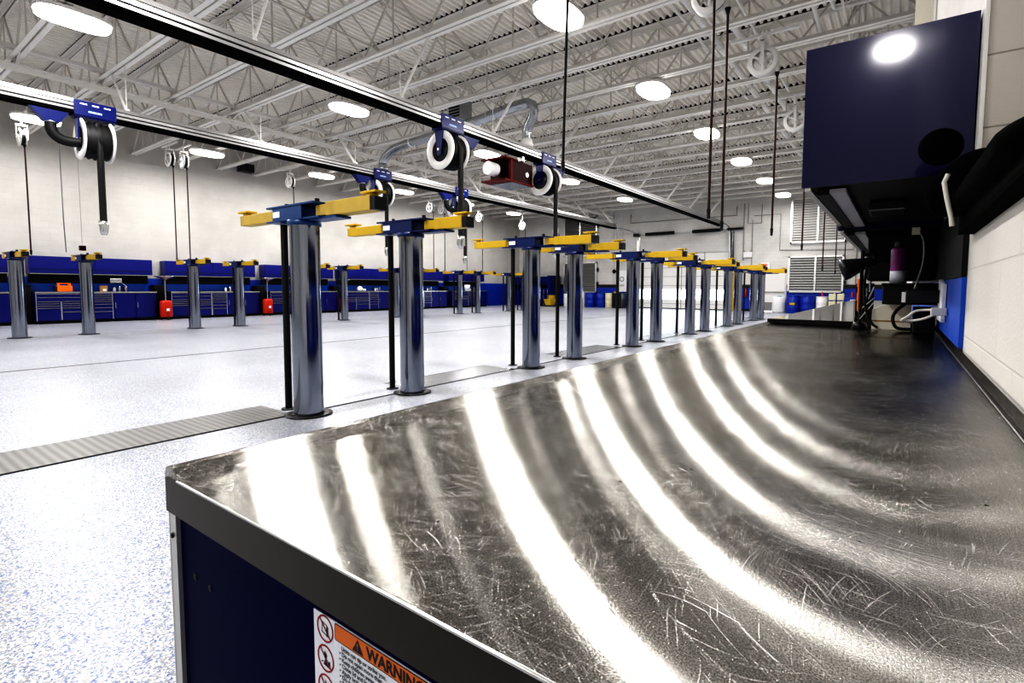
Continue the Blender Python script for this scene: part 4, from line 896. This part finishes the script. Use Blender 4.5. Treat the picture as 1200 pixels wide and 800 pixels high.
# air tools cluster
t = thing('tool_rack', 'dark rack holding chrome clamps and orange handled tools at the end of the worktop', 'tool rack', (-.18, 3.55, 1.0455))
MB().box(-.035, .055, -.01, .05, .0, .02).build('base', 'blacksat', t); MB().box(-.035, .055, .02, .03, .02, .22).build('back_plate', 'black', t)
for k, (x, z, m_) in enumerate(((-.02, .2, 'orange'), (-.002, .22, 'plastic'), (.016, .15, 'steel'), (.034, .23, 'steel'), (-.02, .12, 'orange'))):
    q = MB(); q.cyl((x, .008, z-.06), (x, .006, z), .006, n=8); q.cyl((x, .006, z), (x, .004, z+.045), .009, n=8); q.build('hand_tool', m_, t)
mb = MB(); mb.bar((.06, -.01, .14), (-.02, -.02, .055), .007, .007); mb.bar((.03, -.012, .13), (.055, -.012, .2), .008, .008); mb.build('clamp', 'steel', t)
# black bundle on wall sill
import bmesh
def blob(name, spheres, m, parent, res=.016):
    mbd = bpy.data.metaballs.new(name); mbd.resolution = res; mbd.render_resolution = res
    for (x, y, z, r, sx, sy, sz) in spheres:
        e = mbd.elements.new(type='ELLIPSOID'); e.co = (x, y, z); e.radius = r; e.size_x, e.size_y, e.size_z = sx, sy, sz
    ob = bpy.data.objects.new(name+'_src', mbd); COL.objects.link(ob); bpy.context.view_layer.update()
    me = bpy.data.meshes.new_from_object(ob.evaluated_get(bpy.context.evaluated_depsgraph_get())); bpy.data.objects.remove(ob)
    for p in me.polygons: p.use_smooth = True
    me.materials.clear(); me.materials.append(M[m])
    o = bpy.data.objects.new(name, me); COL.objects.link(o); o.parent = parent; return o
t = thing('equipment_bag', 'black slumped equipment bag hanging off the wall ledge at the right edge', 'bag', (0, 0, 0))
sp = []
for k in range(12):
    y = 1.0+.07*k; f = min(1, (y-.8)/.8)
    sp.append((.25, y, 1.455+.02*f, .16, 1, 1.1, .42)); sp.append((.17, y, 1.44+.02*f, .115, 1, 1.2, .45))
sp += [(.16, 1.76, 1.53, .13, 1, 1, .85), (.10, 1.78, 1.485, .10, 1, 1, 1), (.25, 1.72, 1.545, .12, 1, 1, .7), (.315, 1.6, 1.60, .11, 1, 1, .8)]
blob('body', sp, 'fabric', t)
MB().ext([(.13, 1.391), (.5, 1.391), (.5, 1.45), (.2, 1.47), (.13, 1.45)], 'Y', .95, 1.94).build('lower_flap', 'fabric', t, .01)
MB().lathe((.075, 1.86, 1.632), (0, -1, 0), [(0, .03), (.04, .025), (.052, 0), (.045, -.02), (0, -.03)], n=20).build('round_pocket', 'fabric', t)
MB().tube([(.085, 1.66, 1.52), (.078, 1.66, 1.50), (.085, 1.66, 1.46), (.096, 1.66, 1.41), (.098, 1.66, 1.39)], [.0055]*5, n=8).build('white_strap', 'wirewhite', t)

# ------------------------------------------------------------------ world, camera
w = bpy.data.worlds.new('World'); SC.world = w; w.use_nodes = True
bg = w.node_tree.nodes['Background']; bg.inputs[0].default_value = (.92, .96, 1, 1); bg.inputs[1].default_value = 8.0
f_, yaw, pitch, roll, h_, cx_, cy_ = 601.026, .616, -.067, .005, 1.231, 628.77, 377.315
cd = bpy.data.cameras.new('camera'); cam = bpy.data.objects.new('camera', cd); COL.objects.link(cam)
fw = Vector((-sin(yaw)*cos(pitch), cos(yaw)*cos(pitch), sin(pitch))); r0 = Vector((cos(yaw), sin(yaw), 0)); u0 = r0.cross(fw)
r_ = cos(roll)*r0+sin(roll)*u0; u_ = -sin(roll)*r0+cos(roll)*u0
mt = Matrix((r_, u_, -fw)).transposed().to_4x4(); mt.translation = (0, 0, h_); cam.matrix_world = mt
cd.sensor_width = 36; cd.lens = f_/1200*36; cd.shift_x = -(cx_-600)/1200; cd.shift_y = -(400-cy_)/1200
cd.clip_start = .02; cd.clip_end = 400
SC.camera = cam
SC.view_settings.view_transform = 'Standard'
try: SC.view_settings.look = 'Very High Contrast'
except Exception: pass
SC.view_settings.exposure = -0.32
SC.cycles.use_denoising = True
SC.cycles.max_bounces = 8; SC.cycles.diffuse_bounces = 4; SC.cycles.glossy_bounces = 4
SC.cycles.sample_clamp_indirect = 8
